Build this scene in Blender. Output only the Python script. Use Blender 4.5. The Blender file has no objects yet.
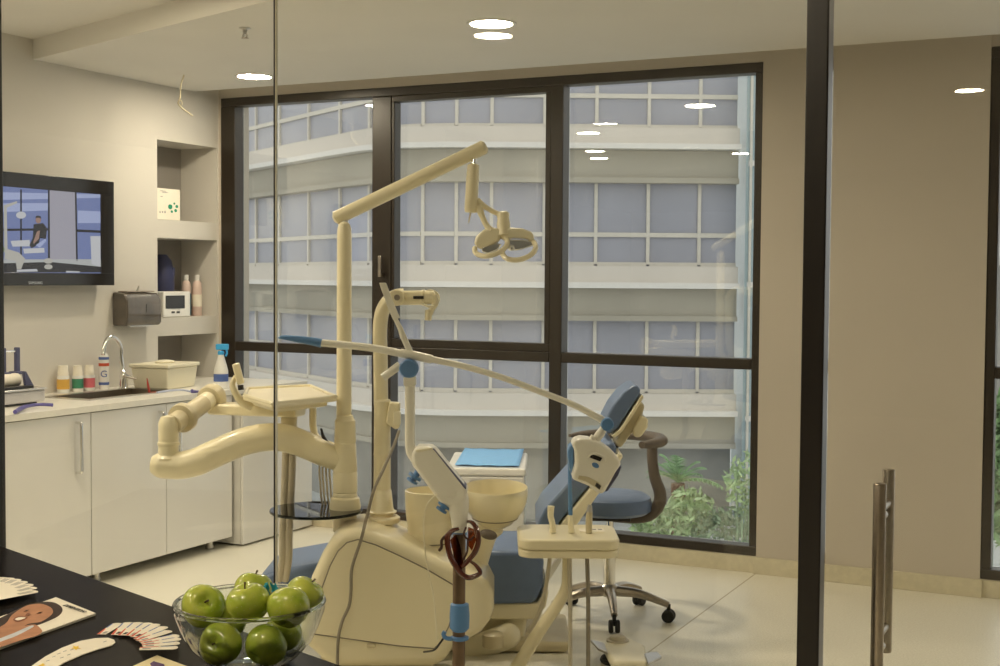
import bpy, bmesh, math, random
from mathutils import Vector, Matrix, Quaternion
random.seed(7)
scn = bpy.context.scene
COL = scn.collection

# ------------------------------------------------------------------ camera
F = 1320.0
YAW, PIT, ROL = -0.4579065, 0.0412141, 0.0067391
EYE = Vector((0, 0, 1.6))
_f = Vector((math.sin(YAW), math.cos(YAW), 0)); _r = Vector((math.cos(YAW), -math.sin(YAW), 0)); _u = Vector((0, 0, 1))
F0, R0 = _f.copy(), _r.copy()
_f2 = math.cos(PIT) * _f - math.sin(PIT) * _u; _u2 = math.sin(PIT) * _f + math.cos(PIT) * _u
CR = math.cos(ROL) * _r + math.sin(ROL) * _u2; CU = -math.sin(ROL) * _r + math.cos(ROL) * _u2; CF = _f2
def ray(x, y): return CR * ((x - 500) / F) - CU * ((y - 333) / F) + CF
def P(x, y, d): return EYE + ray(x, y) * d
def onz(x, y, z): d = ray(x, y); return EYE + d * ((z - 1.6) / d.z)
def ony(x, y, Y): d = ray(x, y); return EYE + d * (Y / d.y)
def onx(x, y, X): d = ray(x, y); return EYE + d * (X / d.x)
def onp(x, y, p0, n): d = ray(x, y); return EYE + d * ((p0 - EYE).dot(n) / d.dot(n))
cd = bpy.data.cameras.new('camera'); cam = bpy.data.objects.new('camera', cd); COL.objects.link(cam)
cd.sensor_width = 36.0; cd.lens = 36.0 * F / 1000.0; cd.clip_end = 300
cam.matrix_world = Matrix(((CR.x, CU.x, -CF.x, 0), (CR.y, CU.y, -CF.y, 0), (CR.z, CU.z, -CF.z, 1.6), (0, 0, 0, 1)))
scn.camera = cam

# ------------------------------------------------------------------ materials
M = {}
def mat(name, col, rough=0.5, metal=0.0, noise=0.04, scale=8.0, bump=0.0, spec=0.5, emit=None, estr=1.0, coat=0.0, trans=0.0):
    m = bpy.data.materials.new(name); m.use_nodes = True
    nt = m.node_tree; b = nt.nodes['Principled BSDF']
    b.inputs['Roughness'].default_value = rough; b.inputs['Metallic'].default_value = metal
    b.inputs['Specular IOR Level'].default_value = spec; b.inputs['Coat Weight'].default_value = coat
    b.inputs['Transmission Weight'].default_value = trans
    tc = nt.nodes.new('ShaderNodeTexCoord'); nz = nt.nodes.new('ShaderNodeTexNoise'); nz.inputs['Scale'].default_value = scale
    nz.inputs['Detail'].default_value = 4
    nt.links.new(tc.outputs['Object'], nz.inputs['Vector'])
    rp = nt.nodes.new('ShaderNodeValToRGB')
    c0 = [max(0, c * (1 - noise)) for c in col]; c1 = [min(1, c * (1 + noise)) for c in col]
    rp.color_ramp.elements[0].color = (*c0, 1); rp.color_ramp.elements[1].color = (*c1, 1)
    rp.color_ramp.elements[0].position = .35; rp.color_ramp.elements[1].position = .65
    nt.links.new(nz.outputs['Fac'], rp.inputs['Fac']); nt.links.new(rp.outputs['Color'], b.inputs['Base Color'])
    if bump:
        bp = nt.nodes.new('ShaderNodeBump'); bp.inputs['Strength'].default_value = bump; bp.inputs['Distance'].default_value = .01
        nt.links.new(nz.outputs['Fac'], bp.inputs['Height']); nt.links.new(bp.outputs['Normal'], b.inputs['Normal'])
    if emit:
        b.inputs['Emission Color'].default_value = (*emit, 1); b.inputs['Emission Strength'].default_value = estr
    M[name] = m; return m
def glassmat(name, tint, ior=1.5, rough=0.0, gain=1.0):
    m = bpy.data.materials.new(name); m.use_nodes = True; nt = m.node_tree; nt.nodes.clear()
    o = nt.nodes.new('ShaderNodeOutputMaterial'); t = nt.nodes.new('ShaderNodeBsdfTransparent'); g = nt.nodes.new('ShaderNodeBsdfGlossy')
    t.inputs['Color'].default_value = (*tint, 1); g.inputs['Roughness'].default_value = rough
    fr = nt.nodes.new('ShaderNodeLayerWeight'); fr.inputs['Blend'].default_value = .5
    pw = nt.nodes.new('ShaderNodeMath'); pw.operation = 'POWER'; pw.inputs[1].default_value = 5
    r0 = ((ior - 1) / (ior + 1)) ** 2
    ma = nt.nodes.new('ShaderNodeMath'); ma.operation = 'MULTIPLY_ADD'; ma.inputs[1].default_value = (1 - r0) * gain; ma.inputs[2].default_value = r0 * gain; ma.use_clamp = True
    mx = nt.nodes.new('ShaderNodeMixShader')
    nt.links.new(fr.outputs['Facing'], pw.inputs[0]); nt.links.new(pw.outputs[0], ma.inputs[0]); nt.links.new(ma.outputs[0], mx.inputs[0])
    nt.links.new(t.outputs[0], mx.inputs[1]); nt.links.new(g.outputs[0], mx.inputs[2]); nt.links.new(mx.outputs[0], o.inputs[0])
    M[name] = m; return m

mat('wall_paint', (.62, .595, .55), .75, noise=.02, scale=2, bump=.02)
mat('wall_paint_shaded', (.53, .48, .41), .75, noise=.02, scale=2, bump=.02)  # same white wall paint, darkened: weaker light at the window wall put into the colour
mat('ceiling_paint', (.74, .72, .68), .8, noise=.02, scale=2)
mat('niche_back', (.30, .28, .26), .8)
mat('frame_brown', (.020, .0135, .008), .38, noise=.1)
mat('seal_dark', (.02, .018, .016), .5)
mat('post_black', (.014, .011, .010), .3)
mat('pole_brown', (.17, .115, .075), .3, .6, noise=.1, scale=20)
mat('steel', (.62, .60, .57), .28, 1.0, noise=.05, scale=30)
mat('chrome', (.82, .81, .79), .08, 1.0)
mat('satin_steel', (.42, .37, .31), .32, 1.0, noise=.06, scale=60)
mat('cabinet_white', (.74, .73, .71), .22, noise=.01, coat=.3)
mat('cabinet_shell', (.70, .69, .66), .4)
mat('worktop', (.78, .76, .70), .3, noise=.03, scale=40)
mat('skirting', (.62, .57, .42), .5, noise=.05, scale=30)
mat('cream', (.84, .765, .545), .28, noise=.012, scale=3, coat=.25)
mat('cream_pale', (.85, .79, .60), .3, noise=.012)
mat('cream_grey', (.60, .53, .36), .4)
mat('lamp_white', (.86, .83, .74), .3, noise=.01)
mat('upholstery', (.13, .19, .33), .42, noise=.05, scale=20, bump=.05)
mat('blue_plastic', (.10, .24, .50), .4)
mat('blue_knob', (.12, .25, .50), .45)
mat('blue_cloth', (.25, .54, .95), .9, noise=.05, scale=40)
mat('black_plastic', (.015, .014, .014), .3)
mat('black_gloss', (.012, .010, .009), .13, noise=.1)
mat('desk_black', (.010, .008, .007), .25, noise=.15, scale=3, spec=.03)
mat('rubber', (.012, .012, .012), .6)
mat('taupe', (.13, .105, .085), .55, noise=.06)
mat('grey_hose', (.54, .49, .39), .5)
mat('grey_cord', (.25, .22, .17), .5)
mat('white_plastic', (.80, .79, .76), .35)
mat('bin_white', (.80, .75, .58), .35, noise=.02)
mat('paper', (.86, .81, .70), .6, spec=.08, noise=.02)
mat('paper_cream', (.82, .72, .46), .6, spec=.08)
mat('print_red', (.62, .10, .05), .5, spec=.08)
mat('print_blue', (.10, .16, .42), .5, spec=.08)
mat('print_grey', (.35, .34, .33), .6, spec=.08)
mat('print_black', (.03, .028, .03), .5, spec=.08)
mat('print_yellow', (.85, .58, .05), .5, spec=.08)
mat('print_purple', (.10, .05, .15), .5, spec=.08)
mat('print_green', (.02, .28, .16), .5, spec=.08)
mat('print_teal', (.02, .25, .32), .5, spec=.08)
mat('skin_print', (.44, .21, .115), .5, spec=.08, noise=.12, scale=25)
mat('skin_shadow_print', (.24, .09, .05), .5, spec=.08, noise=.1, scale=25)
mat('hair_print', (.030, .013, .008), .5, spec=.08, noise=.4, scale=60)
mat('cloth_print', (.55, .58, .63), .5, spec=.08, noise=.1, scale=25)
mat('label_orange', (.72, .42, .08), .5)
mat('label_green', (.05, .26, .16), .5)
mat('label_pink', (.72, .16, .20), .5)
mat('pink_liquid', (.72, .56, .50), .35)
mat('navy', (.02, .025, .085), .5, noise=.2)
mat('teal_dark', (.02, .07, .10), .4)
mat('dispenser', (.095, .078, .062), .2, noise=.2, scale=12, coat=.5)
mat('dispenser_top', (.34, .28, .24), .25, noise=.1)
mat('roll_grey', (.50, .49, .50), .35)
mat('slate_blue', (.07, .075, .16), .45)
mat('purple_tool', (.09, .08, .30), .4)
mat('clear_blue', (.45, .50, .68), .3)
mat('red_plastic', (.45, .05, .03), .4)
mat('nozzle_blue', (.05, .42, .85), .35)
mat('goggle_brown', (.10, .022, .012), .2, coat=.5)
mat('goggle_strap', (.05, .015, .01), .4)
mat('stem', (.10, .07, .03), .7)
mat('leaf_palm', (.22, .36, .16), .6, noise=.35, scale=6)
mat('leaf_pale', (.40, .52, .28), .6, noise=.35, scale=6)
mat('leaf_dark', (.24, .32, .20), .6, noise=.35, scale=6)
mat('bark', (.16, .08, .05), .8)
mat('planter_clay', (.33, .24, .19), .8)
mat('pavement', (.58, .60, .60), .8, noise=.06, scale=1.5)
mat('kerb', (.85, .86, .86), .7)
mat('stone_pale', (.70, .645, .58), .7, noise=.03, scale=.8)
mat('stone_ledge', (.80, .77, .73), .6, noise=.02)
mat('stone_grey', (.43, .40, .335), .8, noise=.06, scale=.7)
mat('stone_shop', (.32, .31, .285), .6, noise=.3, scale=.5)
mat('facade_frame', (.66, .62, .55), .5)
mat('facade_glass', (.36, .365, .425), .3, noise=.10, scale=.5, spec=.5)
mat('facade_cyan', (.36, .46, .50), .3, noise=.06, scale=.6)
mat('lamp_glow', (1, 1, 1), .5, emit=(1.0, .855, .63), estr=165)
mat('lamp_rim', (.8, .79, .76), .4)
mat('mirror', (.8, .8, .8), .08, 1.0)
glassmat('pane_glass', (.93, .95, .95), 1.52, gain=2.3)
glassmat('partition_glass', (.965, .975, .97), 1.5, gain=.8)
glassmat('bowl_glass', (.93, .95, .94), 1.5, .02, gain=1.6)
glassmat('smoke_glass', (.10, .13, .14), 1.5, gain=1.2)
glassmat('lens_tint', (.55, .25, .12), 1.5)
glassmat('lamp_glass', (.90, .90, .88), 1.5, gain=2)

def floor_mat():
    m = bpy.data.materials.new('vinyl_floor'); m.use_nodes = True; nt = m.node_tree; b = nt.nodes['Principled BSDF']
    b.inputs['Roughness'].default_value = .33
    tc = nt.nodes.new('ShaderNodeTexCoord')
    n1 = nt.nodes.new('ShaderNodeTexNoise'); n1.inputs['Scale'].default_value = 110; n1.inputs['Detail'].default_value = 3
    r1 = nt.nodes.new('ShaderNodeValToRGB')
    r1.color_ramp.elements[0].position = .30; r1.color_ramp.elements[0].color = (.70, .665, .55, 1)
    r1.color_ramp.elements[1].position = .62; r1.color_ramp.elements[1].color = (.83, .80, .69, 1)
    nt.links.new(tc.outputs['Object'], n1.inputs['Vector']); nt.links.new(n1.outputs['Fac'], r1.inputs['Fac'])
    sx = nt.nodes.new('ShaderNodeSeparateXYZ'); nt.links.new(tc.outputs['Object'], sx.inputs[0])
    a = nt.nodes.new('ShaderNodeMath'); a.operation = 'ADD'; a.inputs[1].default_value = 1.90
    ab = nt.nodes.new('ShaderNodeMath'); ab.operation = 'ABSOLUTE'
    lt = nt.nodes.new('ShaderNodeMath'); lt.operation = 'LESS_THAN'; lt.inputs[1].default_value = .004
    nt.links.new(sx.outputs[0], a.inputs[0]); nt.links.new(a.outputs[0], ab.inputs[0]); nt.links.new(ab.outputs[0], lt.inputs[0])
    mx = nt.nodes.new('ShaderNodeMixRGB'); mx.inputs[2].default_value = (.42, .36, .22, 1)
    nt.links.new(lt.outputs[0], mx.inputs[0]); nt.links.new(r1.outputs[0], mx.inputs[1]); nt.links.new(mx.outputs[0], b.inputs['Base Color'])
    M['vinyl_floor'] = m
floor_mat()

# ------------------------------------------------------------------ mesh building
def frame_of(t):
    t = t.normalized(); a = Vector((0, 0, 1)) if abs(t.z) < .9 else Vector((1, 0, 0))
    u = t.cross(a).normalized(); return u, t.cross(u).normalized()
def smooth_path(pts, n=8):
    pts = [Vector(p) for p in pts]
    if len(pts) < 3: return pts
    q = [pts[0] * 2 - pts[1]] + pts + [pts[-1] * 2 - pts[-2]]; out = []
    for i in range(1, len(q) - 2):
        for k in range(n):
            t = k / n; a, b, c, d = q[i - 1], q[i], q[i + 1], q[i + 2]
            out.append(.5 * ((2 * b) + (c - a) * t + (2 * a - 5 * b + 4 * c - d) * t * t + (3 * b - a - 3 * c + d) * t ** 3))
    out.append(pts[-1]); return out
class MB:
    def __init__(s): s.bm = bmesh.new()
    def box(s, c, size, rz=0.0, rot=None):
        c = Vector(c); R = rot if rot is not None else Matrix.Rotation(rz, 3, 'Z'); v = []
        for z in (-.5, .5):
            for x, y in ((-.5, -.5), (.5, -.5), (.5, .5), (-.5, .5)):
                v.append(s.bm.verts.new(c + R @ Vector((x * size[0], y * size[1], z * size[2]))))
        for f in ((3, 2, 1, 0), (4, 5, 6, 7), (0, 1, 5, 4), (1, 2, 6, 5), (2, 3, 7, 6), (3, 0, 4, 7)): s.bm.faces.new([v[i] for i in f])
        return s
    def bx(s, x0, x1, y0, y1, z0, z1): return s.box(((x0 + x1) / 2, (y0 + y1) / 2, (z0 + z1) / 2), (x1 - x0, y1 - y0, z1 - z0))
    def prism(s, poly, vec):
        vec = Vector(vec); a = [s.bm.verts.new(Vector(p)) for p in poly]; b = [s.bm.verts.new(Vector(p) + vec) for p in poly]; n = len(a)
        s.bm.faces.new(a); s.bm.faces.new(b[::-1])
        for i in range(n): s.bm.faces.new((a[i], b[i], b[(i + 1) % n], a[(i + 1) % n]))
        return s
    def face(s, poly): s.bm.faces.new([s.bm.verts.new(Vector(p)) for p in poly]); return s
    def tube(s, pts, r, seg=14, smooth=True, n=8, flat=1.0, flatdir=None, caps=True):
        k = len(pts); p0 = [Vector(p) for p in pts]
        rs = list(r) if isinstance(r, (list, tuple)) else [r] * k
        if smooth and k > 2:
            path = smooth_path(p0, n); rr = []
            for i in range(k - 1):
                for j in range(n): rr.append(rs[i] + (rs[i + 1] - rs[i]) * j / n)
            rr.append(rs[-1])
        else: path, rr = p0, rs
        u = None; rings = []
        for i, p in enumerate(path):
            t = (path[min(i + 1, len(path) - 1)] - path[max(i - 1, 0)])
            if t.length < 1e-9: t = Vector((0, 0, 1))
            t.normalize()
            if u is None:
                u = frame_of(t)[0]
                if flatdir is not None:
                    w = Vector(flatdir); w = w - t * w.dot(t)
                    if w.length > 1e-6: u = w.normalized()
            u = (u - t * u.dot(t)).normalized(); v = t.cross(u)
            rings.append([s.bm.verts.new(p + (u * math.cos(a) * flat + v * math.sin(a)) * rr[i]) for a in [2 * math.pi * j / seg for j in range(seg)]])
        for A, B in zip(rings[:-1], rings[1:]):
            for j in range(seg): s.bm.faces.new((A[j], A[(j + 1) % seg], B[(j + 1) % seg], B[j]))
        if caps: s.bm.faces.new(rings[0][::-1]); s.bm.faces.new(rings[-1])
        return s
    def loop(s, pts, r, seg=8):
        n = len(pts); pts = [Vector(p) for p in pts]; rings = []; u = None
        for i, p in enumerate(pts):
            t = (pts[(i + 1) % n] - pts[i - 1]).normalized()
            if u is None: u = frame_of(t)[0]
            u = (u - t * u.dot(t)).normalized(); v = t.cross(u)
            rings.append([s.bm.verts.new(p + (u * math.cos(a) + v * math.sin(a)) * r) for a in [2 * math.pi * j / seg for j in range(seg)]])
        for i in range(n):
            A, B = rings[i], rings[(i + 1) % n]
            off = min(range(seg), key=lambda o: sum((A[j].co - B[(j + o) % seg].co).length for j in range(0, seg, 2)))
            for j in range(seg): s.bm.faces.new((A[j], A[(j + 1) % seg], B[(j + 1 + off) % seg], B[(j + off) % seg]))
        return s
    def lathe(s, prof, o, axis=(0, 0, 1), seg=32, closed=False):
        o = Vector(o); ax = Vector(axis).normalized(); u, v = frame_of(ax); rings = []
        for r, h in prof:
            if r < 1e-6: rings.append([s.bm.verts.new(o + ax * h)])
            else: rings.append([s.bm.verts.new(o + ax * h + (u * math.cos(a) + v * math.sin(a)) * r) for a in [2 * math.pi * j / seg for j in range(seg)]])
        pr = list(zip(rings[:-1], rings[1:]))
        if closed: pr.append((rings[-1], rings[0]))
        for A, B in pr:
            for j in range(seg):
                a0, a1 = A[j % len(A)], A[(j + 1) % len(A)]; b0, b1 = B[j % len(B)], B[(j + 1) % len(B)]
                vs = []
                for q in (a0, a1, b1, b0):
                    if q not in vs: vs.append(q)
                if len(vs) > 2:
                    try: s.bm.faces.new(vs)
                    except ValueError: pass
        if not closed:
            if len(rings[0]) > 2: s.bm.faces.new(rings[0][::-1])
            if len(rings[-1]) > 2: s.bm.faces.new(rings[-1])
        return s
    def cyl(s, a, b, r, seg=20, r2=None):
        a, b = Vector(a), Vector(b); return s.lathe([(r, 0), (r if r2 is None else r2, (b - a).length)], a, b - a, seg)
    def ball(s, c, rad, rot=None, seg=20):
        c = Vector(c); rad = Vector(rad) if not isinstance(rad, float) else Vector((rad,) * 3); R = rot or Matrix.Identity(3)
        n = seg // 2; rings = []
        for i in range(n + 1):
            th = math.pi * i / n
            if i in (0, n): rings.append([s.bm.verts.new(c + R @ Vector((0, 0, rad.z * math.cos(th))))])
            else: rings.append([s.bm.verts.new(c + R @ Vector((rad.x * math.sin(th) * math.cos(2 * math.pi * j / seg), rad.y * math.sin(th) * math.sin(2 * math.pi * j / seg), rad.z * math.cos(th)))) for j in range(seg)])
        for A, B in zip(rings[:-1], rings[1:]):
            for j in range(seg):
                vs = []
                for q in (A[j % len(A)], A[(j + 1) % len(A)], B[(j + 1) % len(B)], B[j % len(B)]):
                    if q not in vs: vs.append(q)
                s.bm.faces.new(vs)
        return s
WL = {}
def build(mb, name, m, parent=None, bevel=0.0, seg=3, flatshade=False, base=None, angle=35, sub=0):
    bmesh.ops.recalc_face_normals(mb.bm, faces=mb.bm.faces)
    if parent is not None: b = WL[parent.name]
    elif base is not None: b = Vector(base)
    else:
        xs = [v.co for v in mb.bm.verts]
        b = Vector(((min(v.x for v in xs) + max(v.x for v in xs)) / 2, (min(v.y for v in xs) + max(v.y for v in xs)) / 2, min(v.z for v in xs)))
    bmesh.ops.translate(mb.bm, verts=mb.bm.verts, vec=-b)
    me = bpy.data.meshes.new(name); mb.bm.to_mesh(me); mb.bm.free()
    me.materials.append(M[m] if isinstance(m, str) else m)
    if not flatshade:
        me.polygons.foreach_set('use_smooth', [True] * len(me.polygons)); me.set_sharp_from_angle(angle=math.radians(angle))
    o = bpy.data.objects.new(name, me); COL.objects.link(o)
    if parent is not None: o.parent = parent
    else: o.location = b
    WL[o.name] = b
    if bevel:
        md = o.modifiers.new('bevel', 'BEVEL'); md.width = bevel; md.segments = seg; md.limit_method = 'ANGLE'; md.angle_limit = math.radians(40)
        me.polygons.foreach_set('use_smooth', [True] * len(me.polygons))
        for e in me.edges: e.use_edge_sharp = False
        md.harden_normals = True
    if sub:
        md = o.modifiers.new('sub', 'SUBSURF'); md.levels = sub; md.render_levels = sub
    return o
def tag(o, label, cat, group=None):
    o['label'] = label; o['category'] = cat
    if group: o['group'] = group
    return o
def thing(name, label, cat, loc, group=None):
    o = bpy.data.objects.new(name, None); COL.objects.link(o); o.location = Vector(loc); o.empty_display_size = .05
    WL[o.name] = Vector(loc); return tag(o, label, cat, group)
def struct(mb, name, m, **k):
    o = build(mb, name, m, **k)
    if o.parent is None: o['kind'] = 'structure'
    return o
def sempty(name, loc):
    o = bpy.data.objects.new(name, None); COL.objects.link(o); o.location = Vector(loc); WL[o.name] = Vector(loc); o['kind'] = 'structure'; return o
def text_mesh(s, name, m, parent, o, ux, uy, size):
    cu = bpy.data.curves.new('txt', 'FONT'); cu.body = s; cu.size = size; cu.align_x = 'CENTER'; cu.align_y = 'CENTER'; cu.extrude = .0004
    tmp = bpy.data.objects.new('txt', cu); COL.objects.link(tmp); bpy.context.view_layer.update()
    me = bpy.data.meshes.new_from_object(tmp.evaluated_get(bpy.context.evaluated_depsgraph_get()))
    bpy.data.objects.remove(tmp); bpy.data.curves.remove(cu)
    ux, uy = Vector(ux).normalized(), Vector(uy).normalized(); n = ux.cross(uy); o = Vector(o); b = WL[parent.name]
    for v in me.vertices: v.co = o + ux * v.co.x + uy * v.co.y + n * v.co.z - b
    me.name = name; me.materials.clear(); me.materials.append(M[m])
    ob = bpy.data.objects.new(name, me); COL.objects.link(ob); ob.parent = parent; WL[ob.name] = b; return ob

# ------------------------------------------------------------------ the room
XL, YB, ZC, ZH = -5.56, 7.05, 2.79, 2.9
struct(MB().bx(-9.2, 4.2, -10.2, YB + .3, -.12, 0), 'floor', 'vinyl_floor', flatshade=True, base=(0, 0, 0))
struct(MB().bx(-9.2, 4.2, -10.2, YB + .3, ZH, ZH + .15), 'ceiling', 'ceiling_paint', flatshade=True)
s0 = Vector((XL, 5.435)); sd = Vector((.9460, -.3240)); k = (3.2 - XL) / sd.x
yr = s0.y + sd.y * k; kc = (s0.y - 2.96) / -sd.y; xc = XL + sd.x * kc
struct(MB().prism([(XL, s0.y, ZC), (XL, 6.80, ZC), (3.2, 6.80, ZC), (3.2, 2.96, ZC), (xc, 2.96, ZC)], (0, 0, ZH - ZC)), 'ceiling_lowered', 'ceiling_paint', flatshade=True)
# left wall with three niches
NX = XL - .30
NY0, NY1 = 6.445, 7.03
w = MB()
w.bx(XL - .36, XL, 2.9, NY0, 0, ZH).bx(XL - .36, XL, NY1, YB + .3, 0, ZH)
w.bx(XL - .36, XL, NY0, NY1, 0, .93).bx(XL - .36, XL, NY0, NY1, 1.225, 1.34).bx(XL - .36, XL, NY0, NY1, 1.84, 1.955).bx(XL - .36, XL, NY0, NY1, 2.45, ZH)
wl = struct(w, 'wall_left', 'wall_paint', flatshade=True, base=(XL, 5, 0))
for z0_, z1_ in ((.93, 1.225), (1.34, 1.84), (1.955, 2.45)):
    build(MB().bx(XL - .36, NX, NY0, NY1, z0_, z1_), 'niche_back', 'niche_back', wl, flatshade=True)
struct(MB().bx(3.2, 3.4, 2.9, YB + .3, 0, ZH), 'wall_right', 'wall_paint', flatshade=True)
W1 = (XL + .02, -1.90); W2 = (-.745, 2.4); ZB, ZT = .093, 2.775
w = MB()
w.bx(W1[0], W1[1], YB, YB + .3, ZT, ZH).bx(W2[0], W2[1], YB, YB + .3, ZT, ZH)
w.bx(W1[0], W1[1], YB, YB + .3, 0, ZB).bx(W2[0], W2[1], YB, YB + .3, 0, ZB)
w.bx(W1[1], W2[0], YB - .015, YB + .3, 0, ZH).bx(W2[1], 3.2, YB, YB + .3, 0, ZH).bx(XL, W1[0], YB, YB + .3, 0, ZH)
struct(w, 'wall_back', 'wall_paint_shaded', flatshade=True)
b = MB(); b.bx(W1[0], W1[1], YB - .012, YB - .001, 0.001, .088).bx(W2[0], 3.19, YB - .012, YB - .001, 0.001, .088).bx(W1[1] - .012, W2[0] + .012, YB - .032, YB - .016, 0.001, .092)
struct(b, 'baseboard_back', 'skirting', flatshade=True)
# hall around the camera
struct(MB().bx(-9.2, 4.2, -10.35, -10.2, 0, ZH), 'wall_rear', 'wall_paint', flatshade=True)
struct(MB().bx(4.2, 4.35, -10.2, YB + .3, 0, ZH), 'wall_hall_right', 'wall_paint', flatshade=True)
struct(MB().bx(-9.35, -9.2, -10.2, 2.9, 0, ZH), 'wall_hall_left', 'wall_paint', flatshade=True)
struct(MB().bx(-9.2, XL - .36, 2.9, 3.0, 0, ZH), 'wall_front', 'wall_paint', flatshade=True)

# ------------------------------------------------------------------ windows
GY = 7.13
def window(name, x0, x1, muls, rail, sash_cols, lw=.115):
    e = sempty(name, ((x0 + x1) / 2, YB, ZB)); f = MB(); y0, y1 = YB - .005, GY + .016
    zr0, zr1 = rail
    xs = [x0] + [v for m_ in muls for v in m_] + [x1]
    f.bx(x0, x1, y0, y1, ZT - .055, ZT).bx(x0, x1, y0, y1, ZB, ZB + .05)
    f.bx(x0, x0 + lw, y0, y1, ZB + .05, ZT - .055).bx(x1 - .045, x1, y0, y1, ZB + .05, ZT - .055)
    for a, c in muls: f.bx(a, c, y0, y1, ZB + .05, ZT - .055)
    edges = [x0 + lw] + [v for m_ in muls for v in m_] + [x1 - .045]
    cols = [(edges[i], edges[i + 1]) for i in range(0, len(edges), 2)]
    for a, c in cols: f.bx(a, c, y0, y1, zr0, zr1)
    build(f, 'window_frame', 'frame_brown', e, bevel=.006, seg=2)
    for i in sash_cols:
        a, c = cols[i]; s = MB(); z0, z1 = zr1, ZT - .055; q = .035; yy0 = YB + .0; yy1 = GY - .001
        s.bx(a, c, yy0, yy1, z1 - q, z1).bx(a, c, yy0, yy1, z0, z0 + .05).bx(a, a + q * .6, yy0, yy1, z0 + .05, z1 - q).bx(c - q, c, yy0, yy1, z0 + .05, z1 - q)
        build(s, 'window_sash', 'frame_brown', e, bevel=.005, seg=2)
    for a, c in cols:
        for z0, z1 in ((ZB + .05, zr0), (zr1, ZT - .055)):
            build(MB().bx(a + .002, c - .002, GY, GY + .012, z0 + .002, z1 - .002), 'window_pane', 'pane_glass', e, flatshade=True)
    return e
ox = lambda px: ony(px, 300, YB).x
w1 = window('window_1', W1[0], W1[1], [(ox(372), ox(391)), (ox(549.5), ox(562))], (1.112, 1.172), [1])
build(MB().box((ox(383), YB - .02, 1.62), (.02, .03, .03)).box((ox(383), YB - .04, 1.67), (.022, .014, .13)), 'window_handle', 'satin_steel', w1, bevel=.004)
w2 = window('window_2', W2[0], W2[1], [(.35, .45)], (1.112, 1.172), [], lw=.05)

# ------------------------------------------------------------------ glass partition between hall and surgery
PY = 2.9
pn = lambda px, Y=PY: ony(px, 330, Y).x
xl, xj, xp0, xp1 = -3.122, ony(275.5, 300, PY).x, ony(803.5, 330, PY).x, ony(826, 330, PY).x
struct(MB().bx(xl, xj - .004, PY - .006, PY + .006, .0, ZH), 'wall_glass_panel', 'partition_glass', flatshade=True)
struct(MB().bx(xj + .004, xp0, PY - .006, PY + .006, .0, ZH), 'wall_glass_panel.001', 'partition_glass', flatshade=True)
struct(MB().bx(-5.2, xl - .05, PY - .006, PY + .006, .0, ZH), 'wall_glass_panel.002', 'partition_glass', flatshade=True)
struct(MB().bx(xj - .0035, xj + .002, PY - .004, PY + .004, .0, ZH), 'trim_1', 'seal_dark', flatshade=True)
struct(MB().bx(xj + .0022, xj + .0039, PY - .004, PY + .004, .0, ZH), 'trim_4', 'cream_pale', flatshade=True)
struct(MB().bx(xp0, xp1, PY - .02, PY + .03, .0, ZH), 'trim_2', 'post_black', bevel=.004, seg=2)
struct(MB().bx(xl - .06, xl, PY - .03, PY + .03, .0, ZH), 'trim_3', 'post_black', bevel=.004, seg=2)
struct(MB().bx(-5.92, -5.2, PY - .05, PY + .05, .0, ZH), 'wall_return', 'wall_paint', flatshade=True)
d1 = sempty('door_1', (xp1 + .45, PY, 0))
build(MB().bx(xp1 + .006, xp1 + .95, PY - .005, PY + .005, .01, ZH - .01), 'glass_leaf', 'partition_glass', d1, flatshade=True)
ht, hb = ony(880, 483, PY - .06), ony(884, 652, PY + .08)
h2 = ony(890, 469, PY + .08)
for (a, zt, zb, yy) in ((ht.x, ht.z, ht.z - .42, PY - .06), ((h2.x + hb.x) / 2, h2.z, hb.z, PY + .08)):
    h = MB().lathe([(.0, 0), (.0125, 0.001), (.0135, .004), (.0135, zt - zb - .004), (.0125, zt - zb - .001), (0, zt - zb)], (a, yy, zb), (0, 0, 1), 24)
    g = build(h, 'door_handle', 'satin_steel', d1)
    for z_ in (zt - .075, zb + .06):
        build(MB().cyl((a, yy, z_), (a, PY + (.006 if yy > PY else -.006), z_), .009, 14), 'handle_standoff', 'satin_steel', g)
struct(MB().bx(xp1 + .96, 3.2, PY - .006, PY + .006, 0, ZH), 'wall_glass_panel.003', 'partition_glass', flatshade=True)
struct(MB().bx(3.2, 4.2, PY - .05, PY + .05, 0, ZH), 'wall_front.001', 'wall_paint', flatshade=True)

# ------------------------------------------------------------------ ceiling lights
lamps = [(-4.80, 6.42, ZC, 'round recessed ceiling light above the left end of the window'),
         (-2.79, 5.55, ZC, 'round recessed ceiling light over the dental unit'),
         (-4.10, 4.00, ZH, 'round ceiling light set in the higher ceiling past the step'),
         (-4.52, 3.35, ZH, 'round ceiling light just inside the glass partition'),
         (-5.09, 1.79, ZH, 'round hall ceiling light near the end of the glass wall'),
         (-5.35, 1.04, ZH, 'round hall ceiling light further from the end of the glass wall'),
         (-3.8, 1.0, ZH, 'round hall ceiling light above and left of the desk'),
         (-3.19, -.56, ZH, 'round hall ceiling light mirrored in the fixed glass pane'),
         (-1.14, -3.69, ZH, 'round hall ceiling light mirrored in the glass door'),
         (-1.55, .62, ZH, 'round hall ceiling light added out of view to brighten the fruit bowl'),  # extra lamp out of view, added for more light on apples and papers
         (.9, 5.3, ZC, 'round recessed ceiling light in front of the narrow second window')]
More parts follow.
